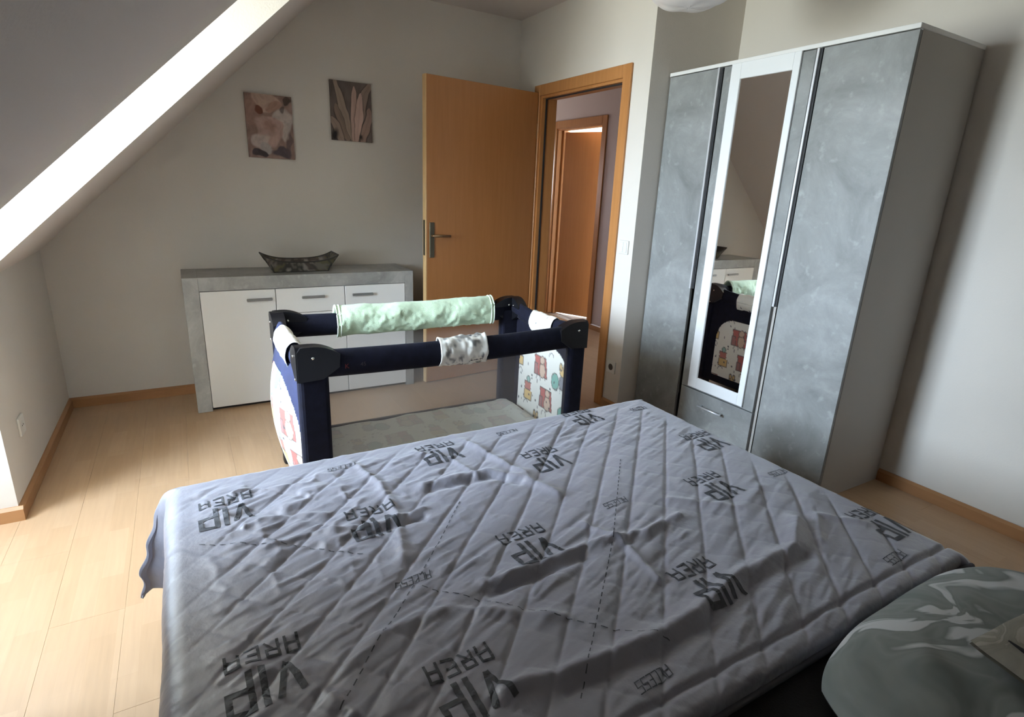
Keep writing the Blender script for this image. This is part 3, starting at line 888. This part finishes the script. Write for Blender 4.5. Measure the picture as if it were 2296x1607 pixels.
# L-shaped end flanks of the posts
# plastic corner caps
for (cx, sx_) in ((X0, 1), (X1, -1)):
    for (cy, sy_) in ((Y0, 1), (Y1, -1)):
        bm = bmesh.new()
        prof = []
        for k in range(13):
            t = k / 12; xx = t * .155
            zz = ZT + .012 - (0.036 * (max(0, t - .35) / .65) ** 2) - .018 * max(0, (.12 - t) / .12) ** 2
            prof.append((cx + sx_ * xx, zz))
        poly = prof + [(cx + sx_ * .150, ZT - .075), (cx + sx_ * .09, ZT - .115), (cx + sx_ * .0, ZT - .12)]
        a, b = sorted((cy - sy_ * .004, cy + sy_ * .050))
        prism(bm, poly, 'y', a, b)
        poly2 = []
        for k in range(13):
            t = k / 12; yy = t * .13
            poly2.append((cy + sy_ * yy, ZT + .012 - (0.045 * (max(0, t - .3) / .7) ** 2) - .018 * max(0, (.12 - t) / .12) ** 2))
        poly2 += [(cy + sy_ * .125, ZT - .075), (cy + sy_ * .06, ZT - .115), (cy, ZT - .12)]
        a, b = sorted((cx - sx_ * .004, cx + sx_ * .052))
        prism(bm, poly2, 'x', a, b)
        bmesh.ops.bevel(bm, geom=[e for e in bm.edges if e.calc_face_angle(0) > .9], offset=.012, segments=3, affect='EDGES', clamp_overlap=True)
        cap = emit('corner_cap', bm, M['blackp'], cot, 'black plastic corner cap')
        for p_, q_ in (((cx + sx_ * .055, cy - sy_ * .003, ZT - .030), (0, -sy_ * .0045)), ((cx - sx_ * .003, cy + sy_ * .05, ZT - .030), (-sx_ * .0045, 0)), ((cx - sx_ * .003, cy + sy_ * .03, ZT - .115), (-sx_ * .0045, 0)),
                       ((cx + sx_ * .070, cy + sy_ * .050, ZT - .030), (0, sy_ * .004)), ((cx + sx_ * .052, cy + sy_ * .070, ZT - .030), (sx_ * .004, 0))):
            bm = bmesh.new(); tube(bm, [p_, (p_[0] + q_[0], p_[1] + q_[1], p_[2])], .005, 10); emit('screw', bm, M['chrome'], cap, smooth=True)
        # foot
        bm = bmesh.new(); ax, bx_ = sorted((cx + sx_ * .005, cx + sx_ * .085)); ay, by = sorted((cy + sy_ * .0, cy + sy_ * .06)); bx(bm, ax, bx_, ay, by, 0, .075, .014, 2)
        emit('foot', bm, M['blackp'], cot, 'black plastic foot')
# lower fabric bands
box('lower_band', M['navy'], cot, X0 + .09, X1 - .09, Y0 + .012, Y0 + .020, .06, .155, .003)
box('lower_band', M['navy'], cot, X0 + .09, X1 - .09, Y1 - .020, Y1 - .012, .06, .155, .003)
# nets on the long sides
nx_ = 40; nz_ = 16
for yy in (Y0 + .022, Y1 - .022):
    U, V = np.meshgrid(np.linspace(X0 + .10, X1 - .09, nx_), np.linspace(.15, ZT - .09, nz_))
    P = np.stack([U, yy + .004 * np.sin(U * 9) * np.sin((V - .15) * 5), V], -1)
    gridmesh('net', P, M['net'], cot, label='fine see-through net')


# end panels: navy surround with an arched opening, printed cloth in it
def end_panel(xp, sgn, bulge, printdark=1., shape=(.545, .15, .228)):
    ya, yb = Y0 + .03, Y1 - .03; yc = (ya + yb) / 2; hw_ = (yb - ya) / 2
    NU, NV = 110, 110
    U, V = np.meshgrid(np.linspace(-1, 1, NU), np.linspace(.07, ZT - .055, NV))
    Yw = yc + U * hw_
    top, r, ow = shape; bot = .12
    # signed inside-ness of the arch-shaped opening
    dx = np.abs(Yw - yc); q = np.maximum(dx - (ow - r), 0); w_ = np.maximum(V - (top - r), 0)
    inside = (np.hypot(q, w_) < r) & (V > bot) & (dx < ow)
    def part(name, keep, off, m_, colors, label):
        me = bpy.data.meshes.new(name)
        bl = bulge * np.clip((1 - U ** 2), 0, 1) * np.sin(np.clip((ZT - .1 - V) / (ZT - .1 - .07), 0, 1) ** .75 * math.pi) ** .8
        X = xp + sgn * (off + bl)
        P = np.stack([X, Yw, V], -1); base = np.array(cot.loc); c = P.reshape(-1, 3).mean(0)
        idx = np.arange(NU * NV).reshape(NV, NU)
        q4 = np.stack([idx[:-1, :-1], idx[:-1, 1:], idx[1:, 1:], idx[1:, :-1]], -1).reshape(-1, 4)
        kf = keep.ravel()[q4].sum(1) >= 2
        me.from_pydata((P.reshape(-1, 3) - c).tolist(), [], q4[kf].tolist())
        if colors is not None:
            a = me.color_attributes.new('Col', 'FLOAT_COLOR', 'POINT'); rgba = np.ones((NU * NV, 4), np.float32); rgba[:, :3] = colors.reshape(-1, 3); a.data.foreach_set('color', rgba.ravel())
        me.materials.append(m_); me.polygons.foreach_set('use_smooth', [True] * len(me.polygons))
        bm = bmesh.new(); bm.from_mesh(me); bmesh.ops.delete(bm, geom=[v for v in bm.verts if not v.link_faces], context='VERTS'); bm.to_mesh(me); bm.free()
        o = bpy.data.objects.new(name, me); COL.objects.link(o); o.parent = cot.o; o.location = Vector(c - base); o['label'] = label
        sd_ = o.modifiers.new('thickness', 'SOLIDIFY'); sd_.thickness = .003; sd_.offset = 0
    part('end_surround', ~inside, .003, M['navy_lit'] if sgn < 0 else M['navy'], None, 'navy cloth surround with an arched cut-out')
    grow = (np.hypot(q, w_) < r + .012) & (V > bot - .012) & (dx < ow + .012)
    part('end_print', grow, 0., M['print'], nursery(Yw * 1. + (3 if sgn > 0 else 0), V, 1 if sgn > 0 else 4, printdark), 'cream cloth printed with small toys')


end_panel(X0 + .018, -1, .075, shape=(.60, .22, .292))
end_panel(X1 - .018, 1, .012)


# printed covers wrapped over the rail latches
def wrap(axis, c, cross, z, half, ry, rz, seed, name='rail_cover', m=None, rough=.003, zsag=lambda s: 0., blot=False):
    n, k = 40, 40
    S, Tn = np.meshgrid(np.linspace(-half, half, n), np.linspace(0, 2 * math.pi, k))
    nn = fbm(S * 28 + seed, Tn * 1.4, seed, 3) * rough * 4
    cr = cross + (ry + nn) * np.cos(Tn); zz = z + (rz + nn) * np.sin(Tn) - zsag(S)
    P = np.stack([c + S, cr, zz], -1) if axis == 'x' else np.stack([cr, c + S, zz], -1)
    C = nursery(S + seed, Tn * .045, seed, toys=False)
    if blot: C = C * (1 - .75 * np.clip(fbm(S * 34, Tn * 2.1, seed + 2, 3) * 9 - .5, 0, 1))[..., None] + np.array((.01, .012, .02))
    return gridmesh(name, P, m or M['print'], cot, C, label='cream toy-printed latch cover', solid=.002)


wrap('x', -1.318, Y0 + .026, ZT - .070, .108, .034, .062, 3, rough=.006, blot=True)
wrap('y', -1.575, X1 - .028, ZT - .078, .105, .036, .056, 6)
wrap('y', -1.545, X0 + .028, ZT - .082, .150, .040, .062, 9)
# grab arch below the left rail, near the front corner
# faded woven mark on the front rail
def flat_text(txt, size, m, parent, name, mat4, extrude=.0003):
    cu = bpy.data.curves.new('t', 'FONT'); cu.body = txt; cu.size = size; cu.extrude = extrude; cu.align_x = 'CENTER'; cu.align_y = 'CENTER'
    to = bpy.data.objects.new('t', cu); COL.objects.link(to); bpy.context.view_layer.update()
    me = bpy.data.meshes.new_from_object(to.evaluated_get(bpy.context.evaluated_depsgraph_get()))
    bpy.data.objects.remove(to); bm = bmesh.new(); bm.from_mesh(me); bpy.data.meshes.remove(me)
    bmesh.ops.transform(bm, matrix=mat4, verts=bm.verts)
    return emit(name, bm, m, parent)


rotx = Matrix.Rotation(math.pi / 2, 4, 'X')
flat_text('K', .026, M['red'], cot, 'woven_mark', Matrix.Translation((-1.807, Y0 - .0015, .676)) @ rotx)
flat_text('45', .022, M['greythread'], cot, 'woven_mark', Matrix.Translation((-1.745, Y0 - .0015, .678)) @ rotx)
# mattress base + sheet in the cot
box('cot_base', M['navy'], cot, X0 + .06, X1 - .06, Y0 + .04, Y1 - .04, .075, .12, .01, 2)
nx2, ny2 = 150, 90
U, V = np.meshgrid(np.linspace(X0 + .07, X1 - .05, nx2), np.linspace(Y0 + .045, Y1 - .04, ny2))
ed = np.minimum(np.minimum(U - U.min(), U.max() - U), np.minimum(V - V.min(), V.max() - V))
Zc = .160 + .018 * fbm(U * 7, V * 9, 4, 3) - .035 * np.exp(-(ed / .012) ** 2) + .012 * np.exp(-((U - U.max() + .06) / .03) ** 2) * (1 + np.sin(V * 40) * .5)
pc = nursery(U, V, 12) * .20 + .50; pc = pc * np.array((.80, .81, .75))
gridmesh('cot_sheet', np.stack([U, V, Zc], -1), M['print'], cot, pc, label='pale grey-green fitted sheet with faint toys', solid=.006)

# ------------------------------------------------------------------ mint towel over the far rail
tw = thing('towel', 'mint green terry towel folded over the far long rail of the cot', 'towel', (-1.27, Y1 - .026, ZT - .12))
n, k = 130, 44
S, Tn = np.meshgrid(np.linspace(-1.695, -.845, n), np.linspace(0, 1, k))
ang = (Tn * 1.66 - .33) * math.pi      # hangs over the rail, open underneath
wr_ = fbm(S * 9, Tn * 5, 31, 4) * .020 + .004 * np.sin((S * 30 + Tn * 9) + 3 * fbm(S * 5, Tn * 3, 8)) * np.exp(-((Tn - .75) / .25) ** 2)
wr_ = wr_ + .007 * (1 - np.clip(np.abs(fbm(S * 13 + Tn * 6, Tn * 9 - S * 5, 35, 3)) * 12, 0, 1)) * np.clip(Tn * 1.5 - .4, 0, 1); ry = .044 + wr_; rz = .077 + wr_ * .6
Pt = np.stack([S, Y1 - .026 + ry * np.cos(ang + .0), ZT - .062 + .006 + rz * np.sin(ang) - .004 * np.sin((S + 1.7) / .85 * math.pi)], -1)
gridmesh('cloth', Pt, M['towel'], tw, solid=.006)
for xa, s_ in ((-1.695, 1), (-.845, -1)):
    for off in (0., .016):
        bm = bmesh.new(); kk = 0 if s_ > 0 else n - 1
        pts = [(xa + s_ * off, Pt[j, kk, 1] + (.003 if math.cos(ang[j, 0]) > 0 else -.003), Pt[j, kk, 2] + .003 * math.sin(ang[j, 0])) for j in range(k)]
        tube(bm, pts, .0035, 8); emit('hem', bm, M['towelhem'], tw, 'pale hem', smooth=True)

# ------------------------------------------------------------------ bed
BX0, BX1, BYF, BYH = -2.350, -.690, -2.300, -4.34
bed = thing('bed', 'low dark double bed frame beneath the grey quilt', 'bed', ((BX0 + BX1) / 2, -3.3, 0))
box('side_rail', M['bedwood'], bed, BX0, BX0 + .03, BYH, BYF, .10, .203, .004)
box('side_rail', M['bedwood'], bed, BX1 - .03, BX1, BYH, BYF, .10, .203, .004)
box('foot_rail', M['bedwood'], bed, BX0 + .03, BX1 - .03, BYF - .03, BYF, .10, .203, .004)
box('head_rail', M['bedwood'], bed, BX0 + .03, BX1 - .03, BYH, BYH + .03, .10, .203, .004)
for x in (BX0 + .06, BX1 - .06):
    for y in (BYF - .06, BYH + .12): box('leg', M['bedwood'], bed, x - .03, x + .03, y - .03, y + .03, 0, .10, .003)
bm = bmesh.new()
bm.free()
for k in range(14): box('slat', M['base'], bed, BX0 + .03, BX1 - .03, BYH + .08 + k * .14, BYH + .15 + k * .14, .18, .20)
mt = thing('mattress', 'mattress in a black fitted sheet, bare between quilt and pillows', 'mattress', ((BX0 + BX1) / 2, -3.3, .27))
bm = bmesh.new(); bx(bm, BX0 + .01, BX1 - .01, BYH + .01, BYF - .01, .205, .455, .04, 4); emit('fitted_sheet', bm, M['black'], mt, smooth=True)

# quilt ----------------------------------------------------------------
XL, XR, YF, YNR = -2.372, -.668, -2.290, -3.470
HDL = .34; HDN = .045; ZQ = .498
RIDGES = [  # polyline, height, width, side asymmetry
    ([(-1.90, -3.30), (-1.755, -3.322), (-1.591, -3.330), (-1.446, -3.322), (-1.281, -3.280), (-1.043, -3.268), (-.93, -3.20)], .026, .022),
    ([(-1.797, -3.037), (-1.616, -3.032), (-1.491, -3.025), (-1.335, -3.049), (-1.2, -3.03)], .016, .014),
    ([(-1.764, -2.576), (-1.562, -2.583), (-1.472, -2.672), (-1.437, -2.79)], .018, .018),
    ([(-1.93, -2.25), (-1.875, -2.509), (-1.882, -2.688), (-1.93, -2.87)], .013, .013),
    ([(-1.54, -2.28), (-1.489, -2.535), (-1.457, -2.648)], .014, .015),
    ([(-2.20, -2.69), (-2.095, -2.673), (-1.926, -2.713), (-1.811, -2.690)], .011, .010),
    ([(-2.12, -3.12), (-2.042, -3.078), (-1.911, -3.068), (-1.697, -3.202)], .012, .016),
    ([(-1.46, -2.95), (-1.42, -3.05), (-1.44, -3.2)], .012, .010),
    ([(-2.30, -2.60), (-2.18, -2.56), (-2.05, -2.60)], .008, .010),
    ([(-1.72, -2.36), (-1.62, -2.46), (-1.60, -2.60)], .008, .010),
    ([(-1.16, -2.95), (-1.0, -3.08), (-.84, -3.02)], .008, .016),
    ([(-.95, -3.28), (-.84, -3.20), (-.74, -3.30)], .012, .012),
    ([(-2.33, -3.00), (-2.20, -3.10), (-2.12, -3.25)], .009, .012),
]
VALLEYS = [([(-1.80, -3.065), (-1.64, -3.062), (-1.54, -3.055)], .016, .014), ([(-1.75, -2.606), (-1.56, -2.616), (-1.50, -2.68)], .014, .014),
           ([(-1.80, -3.35), (-1.591, -3.362), (-1.446, -3.352), (-1.28, -3.315), (-1.04, -3.302)], .015, .016),
           ([(-1.99, -2.735), (-1.90, -2.735), (-1.82, -2.725)], .014, .010)]


def hq(x, y):
    """height of the quilt's upper face above ZQ"""
    r2 = math.sqrt(2); sp_ = .0945
    wob = .006 * fbm(x * 6, y * 6, 41, 2)
    a = (x - y) / r2 + wob; b = (x + y) / r2 + wob
    da = np.abs((a - 1.164 + sp_ / 2) % sp_ - sp_ / 2); db = np.abs((b + .02 + sp_ / 2) % sp_ - sp_ / 2)
    puff = .0034 * (1 - np.exp(-(da / .0045) ** 2)) + (.0007 + .0016 * np.clip((-1.5 - x) * 1.6, 0, 1)) * (1 - np.exp(-(db / .0045) ** 2)) + .0035 * np.sin(math.pi * da / sp_) * (.6 + .4 * np.sin(math.pi * db / sp_))
    # little puckers running across between the seams
    rx_ = x * .94 + y * .34; ry_ = -x * .34 + y * .94
    pk = fbm(rx_ * 9 + 40, ry_ * 60 + 9, 51, 3); pk2 = fbm(rx_ * 5, ry_ * 26, 57, 2)
    amp = .35 + 1.3 * np.clip(fbm(x * 3, y * 3, 61, 2) * 2 + .5, 0, 1) ** 2
    cl = lambda q: np.sign(q) * np.abs(q) ** .8
    hh = puff + (cl(pk) * .0085 + pk2 * .0060) * amp * np.clip(da / .010, .5, 1)
    cr = 1 - np.abs(fbm(x * 9 + 3, y * 9, 71, 3)) * 9
    lm = np.clip((-1.45 - x) * 1.5, .15, 1) * np.clip((y + 3.05) * 2.5, .2, 1)
    hh = hh + .0065 * lm * np.clip(cr, 0, 1) ** 1.5 + .012 * fbm(x * 2.2, y * 2.2, 81, 2)
    edge = np.clip(np.minimum(np.minimum(x - XL, XR - x), YF - y) / .10, .25, 1)
    hh = hh * edge
    for pts, h_, w_ in RIDGES:
        d, sd_ = polydist(x, y, pts); hh = hh + .72 * edge * h_ * np.exp(-(d / w_) ** 1.6)
    for pts, h_, w_ in VALLEYS:
        d, sd_ = polydist(x, y, pts); hh = hh - .72 * edge * h_ * np.exp(-(d / w_) ** 1.6)
    hh = hh - .010 * np.exp(-((y - (YNR + .030)) / .006) ** 2)      # stitched border near the hem
    return hh


def quilt_map(s, t):
    """fabric (s,t) -> world; s,t equal x,y on the flat top, and run on down the drapes"""
    s = np.asarray(s, float); t = np.asarray(t, float)
    x = np.clip(s, XL, XR); y = np.clip(t, YNR, YF)
    ds = s - x; dt = t - y
    near = dt < 0
    P_ = 7.
    dist = (np.abs(ds) ** P_ + np.abs(dt) ** P_) ** (1 / P_)
    hyp = np.hypot(ds, dt) + 1e-9
    nx_, ny_ = ds / hyp, dt / hyp
    r = np.where(near & (np.abs(ds) < 1e-9), .016, .045)
    arc = r * math.pi / 2
    out = np.where(dist < arc, r * np.sin(dist / r), r + (dist - arc) * .05)
    down = np.where(dist < arc, r * (1 - np.cos(dist / r)), r + (dist - arc))
    # corner cone at the foot corners, leaning to the side
    phi = np.arctan2(np.abs(dt), np.abs(ds)); both = (np.abs(ds) > 1e-9) & (dt > 1e-9)
    fl_ = np.where(both, (1 - np.abs(phi - math.pi / 4) / (math.pi / 4)) ** 1.2 * .095 * np.clip(dist / HDL * 1.15, 0, 1) ** .8, 0)
    # soft vertical folds on the drape
    fold = .010 * np.sin((x + y) * 21 + 3 * vnoise(x * 3, y * 3, 5)) * np.clip(down / .3, 0, 1)
    fold = np.where(near & (np.abs(ds) < 1e-9), 0, fold)
    o2 = out + np.where(both, .25, 1.) * fold
    h = hq(np.clip(s, XL - .05, XR + .05), np.clip(t, YNR - .05, YF + .05))
    hd = np.exp(-(down / .05) ** 2)
    X = x + nx_ * (o2 + h * (1 - hd)) + np.sign(ds) * fl_ * (1 + .06 * np.sin(down * 70 + y * 40)); Y = y + ny_ * (o2 + h * (1 - hd)); Z = ZQ + h * hd - down
    Y = np.where(near & (np.abs(ds) < 1e-9), np.minimum(Y, y + .0), Y)
    return np.stack([X, Y, Z], -1)


GS = .0045
gs = np.arange(XL - HDL, XR + HDL + 1e-6, GS); gt = np.arange(YNR - HDN, YF + HDL + 1e-6, GS)
SS, TT = np.meshgrid(gs, gt)
QP = quilt_map(SS, TT)
qu = thing('quilt', 'grey diamond-quilted bedspread with dark VIP AREA lettering spread over the bed', 'bedspread', (-1.5, -2.9, .46))
gridmesh('quilt_cover', QP, M['quilt'], qu)
qo = bpy.context.scene.objects['quilt_cover']
smd = qo.modifiers.new('thickness', 'SOLIDIFY'); smd.thickness = .012; smd.offset = -1
# hem binding (piping along the near hem)
bm = bmesh.new()
ss = np.arange(XL - .02, XR + .02, .012); hemP = quilt_map(ss, np.full_like(ss, YNR - .042)); tube(bm, [tuple(p) for p in hemP], .0075, 8)
emit('piping', bm, M['binding'], qu, 'dark piping on the near hem', smooth=True)


# lettering: glyph outlines cut along the quilt grid and laid on it
def interp(s, t):
    i = (s - gs[0]) / GS; j = (t - gt[0]) / GS
    i0 = min(max(int(math.floor(i)), 0), len(gs) - 2); j0 = min(max(int(math.floor(j)), 0), len(gt) - 2)
    a, b = i - i0, j - j0
    p00, p10, p01, p11 = QP[j0, i0], QP[j0, i0 + 1], QP[j0 + 1, i0], QP[j0 + 1, i0 + 1]
    p = (p00 * (1 - a) + p10 * a) * (1 - b) + (p01 * (1 - a) + p11 * a) * b
    n = np.cross(p10 - p00, p01 - p00); n = n / (np.linalg.norm(n) + 1e-12)
    if n[2] < 0: n = -n
    return p + n * .0013


GLY = {
    'A': [[(0, 0), (0, 1), (.75, 1), (.75, 0)], [(0, .42), (.75, .42)]], 'R': [[(0, 0), (0, 1), (.72, 1), (.72, .5), (0, .5)], [(.32, .5), (.75, 0)]],
    'E': [[(.72, 1), (0, 1), (0, 0), (.72, 0)], [(0, .5), (.55, .5)]], 'V': [[(0, 1), (.42, 0)], [(.42, 0), (.84, 1)]], 'I': [[(.1, 0), (.1, 1)]],
    'P': [[(0, 0), (0, 1), (.78, 1), (.78, .42), (0, .42)]], 'C': [[(.7, 1), (0, 1), (0, 0), (.7, 0)]], 'S': [[(.7, 1), (0, 1), (0, .5), (.7, .5), (.7, 0), (0, 0)]]}
ADV = {'I': .2, 'V': .84, 'P': .78, 'A': .75, 'R': .75, 'E': .72, 'C': .7, 'S': .7}


def strip(bm, x0, y0, x1, y1, w_, ext=0.):
    Ld = math.hypot(x1 - x0, y1 - y0); ux, uy = (x1 - x0) / Ld, (y1 - y0) / Ld
    x0 -= ux * ext; y0 -= uy * ext; x1 += ux * ext; y1 += uy * ext
    return bm.faces.new([bm.verts.new((px + k_ * uy * w_, py - k_ * ux * w_, 0)) for px, py, k_ in ((x0, y0, 1), (x1, y1, 1), (x1, y1, -1), (x0, y0, -1))])


def lay(bm, name, m, label=None):
    """cut a flat drawing (fabric coordinates) along the quilt grid and lay it on the cloth"""
    xs_ = [v.co.x for v in bm.verts]; ys_ = [v.co.y for v in bm.verts]
    if max(xs_) > gs[-1] - .01 or min(xs_) < gs[0] + .01 or max(ys_) > gt[-1] - .01 or min(ys_) < gt[0] + .01:
        bm.free(); return
    for val, lo, hi, g0, nrm in ((0, min(xs_), max(xs_), gs[0], (1, 0, 0)), (1, min(ys_), max(ys_), gt[0], (0, 1, 0))):
        k_ = math.ceil((lo - g0) / GS)
        while g0 + k_ * GS < hi:
            c_ = [0, 0, 0]; c_[val] = g0 + k_ * GS
            bmesh.ops.bisect_plane(bm, geom=bm.verts[:] + bm.edges[:] + bm.faces[:], dist=1e-6, plane_co=c_, plane_no=nrm); k_ += 1
    base = qu.loc
    for v in bm.verts: v.co = Vector(interp(v.co.x, v.co.y)) - base
    me = bpy.data.meshes.new(name); bm.to_mesh(me); bm.free(); me.materials.append(m)
    o = bpy.data.objects.new(name, me); COL.objects.link(o); o.parent = qu.o
    if label: o['label'] = label
    return o


def word(txt, h, cx, cy, ang, wx, gap, th, name='printed_word', slant=0.):
    bm = bmesh.new(); tot = sum(ADV[c] for c in txt) * wx * h + gap * h * (len(txt) - 1); x = -tot / 2
    ca, sa = math.cos(ang), math.sin(ang)
    for c in txt:
        for st in GLY[c]:
            for (xa, ya), (xb, yb) in zip(st, st[1:]):
                q = [(x + xa * wx * h + slant * ya * h, (ya - .5) * h), (x + xb * wx * h + slant * yb * h, (yb - .5) * h)]
                (x0_, y0_), (x1_, y1_) = [(cx + px * ca - py * sa, cy + px * sa + py * ca) for px, py in q]
                strip(bm, x0_, y0_, x1_, y1_, th / 2, th / 2 if c != 'V' else 0)
        x += ADV[c] * wx * h + gap * h
    lay(bm, name, M['ink'])


vips = [(-2.275, -2.500), (-1.640, -2.425), (-1.010, -2.365), (-1.945, -2.715), (-1.345, -2.615), (-.735, -2.735), (-2.255, -3.095), (-1.635, -2.985),
        (-.975, -2.985), (-1.945, -3.285), (-1.345, -3.285), (-.700, -3.330)]
for (x, y) in vips:
    word('VIP', .076, x, y, math.pi + .02, .60, .22, .0115)
    word('AREA', .036, x + .004, y + .078, math.pi + .02, .80, .36, .0052)
for (x, y) in [(-1.945, -2.365), (-1.350, -2.345), (-.745, -2.368), (-1.930, -2.950), (-1.310, -2.900), (-.705, -2.985), (-1.64, -3.40), (-.84, -3.41)]:
    word('ACCESS', .024, x, y, math.pi + .08, .62, .16, .0022, slant=.3)
for line in ([(-1.125, -2.70), (-1.43, -3.03), (-1.80, -3.385)], [(-1.705, -2.70), (-1.84, -2.861), (-2.0, -3.033), (-2.067, -3.103), (-2.16, -3.21)],
             [(-1.925, -2.98), (-1.72, -3.19), (-1.55, -3.35)], [(-2.34, -2.60), (-2.15, -2.70), (-2.0, -2.82)]):
    for (xa, ya), (xb, yb) in zip(line, line[1:]):
        Ld = math.hypot(xb - xa, yb - ya); ux, uy = (xb - xa) / Ld, (yb - ya) / Ld; q = 0.
        bm = bmesh.new()
        while q < Ld - .015:
            strip(bm, xa + ux * q, ya + uy * q, xa + ux * (q + .014), ya + uy * (q + .014), .0011); q += .024
        o = lay(bm, 'dashed_stitching', M['ink'])
        if o: o['kind'] = 'stuff'


# pillows ---------------------------------------------------------------
def pillow(name, label, cx, cy, hx, hy, zb, th, rz, m, seed, cat='pillow'):
    t = thing(name, label, cat, (cx, cy, zb))
    n = 90
    U, V = np.meshgrid(np.linspace(-1, 1, n), np.linspace(-1, 1, n))
    e = np.clip(1 - np.abs(U) ** 3.6, 0, 1) ** .45 * np.clip(1 - np.abs(V) ** 3.6, 0, 1) ** .45
    k = 1 - .06 * (1 - np.abs(U)) * np.abs(V) ** 2 - .0
    X = U * hx * (1 - .05 * (1 - V ** 2) * np.abs(U) ** 3 * 0 + .0); Y = V * hy
    X = X * np.sqrt(1 - .26 * V ** 2 * (np.abs(V) ** 2)); Y = Y * np.sqrt(1 - .26 * U ** 2 * (np.abs(U) ** 2))
    h = th * e * (1 + .35 * fbm(U * 2.2, V * 2.2, seed, 3)) + .006 * fbm(U * 9, V * 9, seed + 1, 3) * e
    c_, s_ = math.cos(rz), math.sin(rz)
    def W_(Z): return np.stack([cx + X * c_ - Y * s_, cy + X * s_ + Y * c_, Z], -1)
    zm = zb + .022 + .10 * th * (1 - e)
    top = W_(zm + h); bot = W_(zm - np.minimum(h * .3, .020 * e + .0) - .002)
    P = np.concatenate([top, bot[::-1]], 0)
    o = gridmesh('pillow_case', P, m, t)
    return t


pillow('pillow', 'green-grey marbled pillow at the bottom right on the black sheet', -1.035, -3.87, .395, .372, .462, .115, .02, M['marble'], 3)
pillow('pillow', 'mostly cropped green-grey pillow at the bottom edge beside the quilt hem', -1.98, -3.86, .37, .335, .455, .07, -.03, M['marble'], 8)
# folded brown-grey cloth lying on the right pillow
fc = thing('folded_cloth', 'brown-grey folded pillowcase with two dark slits on the right pillow', 'pillowcase', (-.86, -3.83, .60))
n, k = 70, 50
U, V = np.meshgrid(np.linspace(0, 1, n), np.linspace(0, 1, k))
A = np.array((-1.195, -3.68)); Bv = np.array((.46, -.075)); Cv = np.array((-.10, -.42))
PX = A[0] + Bv[0] * U + Cv[0] * V; PY = A[1] + Bv[1] * U + Cv[1] * V
ed = np.minimum(np.minimum(U, 1 - U) * .46, np.minimum(V, 1 - V) * .42)
PZ = .632 + .022 * (1 - np.exp(-ed / .02)) + .012 * fbm(PX * 12, PY * 12, 5, 3) + .02 * np.sin(U * 3.)
top = np.stack([PX, PY, PZ], -1); bot = np.stack([PX, PY, PZ - .006 - .024 * (1 - np.exp(-ed / .02))], -1)
gridmesh('cloth', np.concatenate([top, bot[::-1]], 0), M['marble2'], fc)
for (u0, v0, u1, v1) in ((.085, .10, .075, .22), (.075, .25, .07, .36)):
    bm = bmesh.new()
    a = top[int(v0 * (k - 1)), int(u0 * (n - 1))]; b = top[int(v1 * (k - 1)), int(u1 * (n - 1))]
    tube(bm, [tuple(a + np.array((0, 0, .0005))), tuple((a + b) / 2 + np.array((0, 0, .001))), tuple(b + np.array((0, 0, .0005)))], [.002, .006, .002], 8, (1, .3))
    emit('slit', bm, M['black'], fc, 'dark slit opening')

# ------------------------------------------------------------------ ceiling lamp
la = thing('pendant_lamp', 'milky white glass lamp shade hanging at the top edge above the wardrobe', 'lamp', (-.36, -2.0, HC))
LXc, LYc = -.345, -1.985
bm = bmesh.new(); lathe(bm, [(.055, HC), (.055, HC - .012), (.03, HC - .03), (.008, HC - .035)], LXc, LYc, 24); emit('canopy', bm, M['plastic'], la, smooth=True)
bm = bmesh.new(); tube(bm, [(LXc, LYc, HC - .02), (LXc, LYc, 2.31)], .004, 8); emit('cord', bm, M['plastic'], la)
n, k = 72, 22
Tn, S = np.meshgrid(np.linspace(0, 2 * math.pi, n), np.linspace(0, 1, k))
rr = .03 + .175 * np.sin(S * math.pi * .62) ** .8 * (1 + .035 * np.cos(Tn * 8) * S)
zz = 2.315 - .205 * (1 - np.cos(S * math.pi * .5)) ** .9 - .0 * S
# bowl open at the top: outer skin from the bottom pole up
rr = .195 * np.sin(np.clip(S, 0, 1) * math.pi / 2) ** .75 * (1 + .03 * np.cos(Tn * 9) * S); zz = 2.108 + .17 * S ** 2.4 + .010 * np.cos(Tn * 5 + 1) * S
gridmesh('shade', np.stack([LXc + rr * np.cos(Tn), LYc + rr * np.sin(Tn), zz], -1), M['lamp'], la, solid=.004)
bm = bmesh.new()
for a in (0, 2.09, 4.19): tube(bm, [(LXc, LYc, 2.33), (LXc + .17 * math.cos(a), LYc + .17 * math.sin(a), 2.25)], .003, 6)
lathe(bm, [(.02, 2.34), (.024, 2.33), (.024, 2.27), (.012, 2.26)], LXc, LYc, 16)
emit('lamp_holder', bm, M['plastic'], la)

for o in list(SC.objects):
    if 'wl' in o: del o['wl']
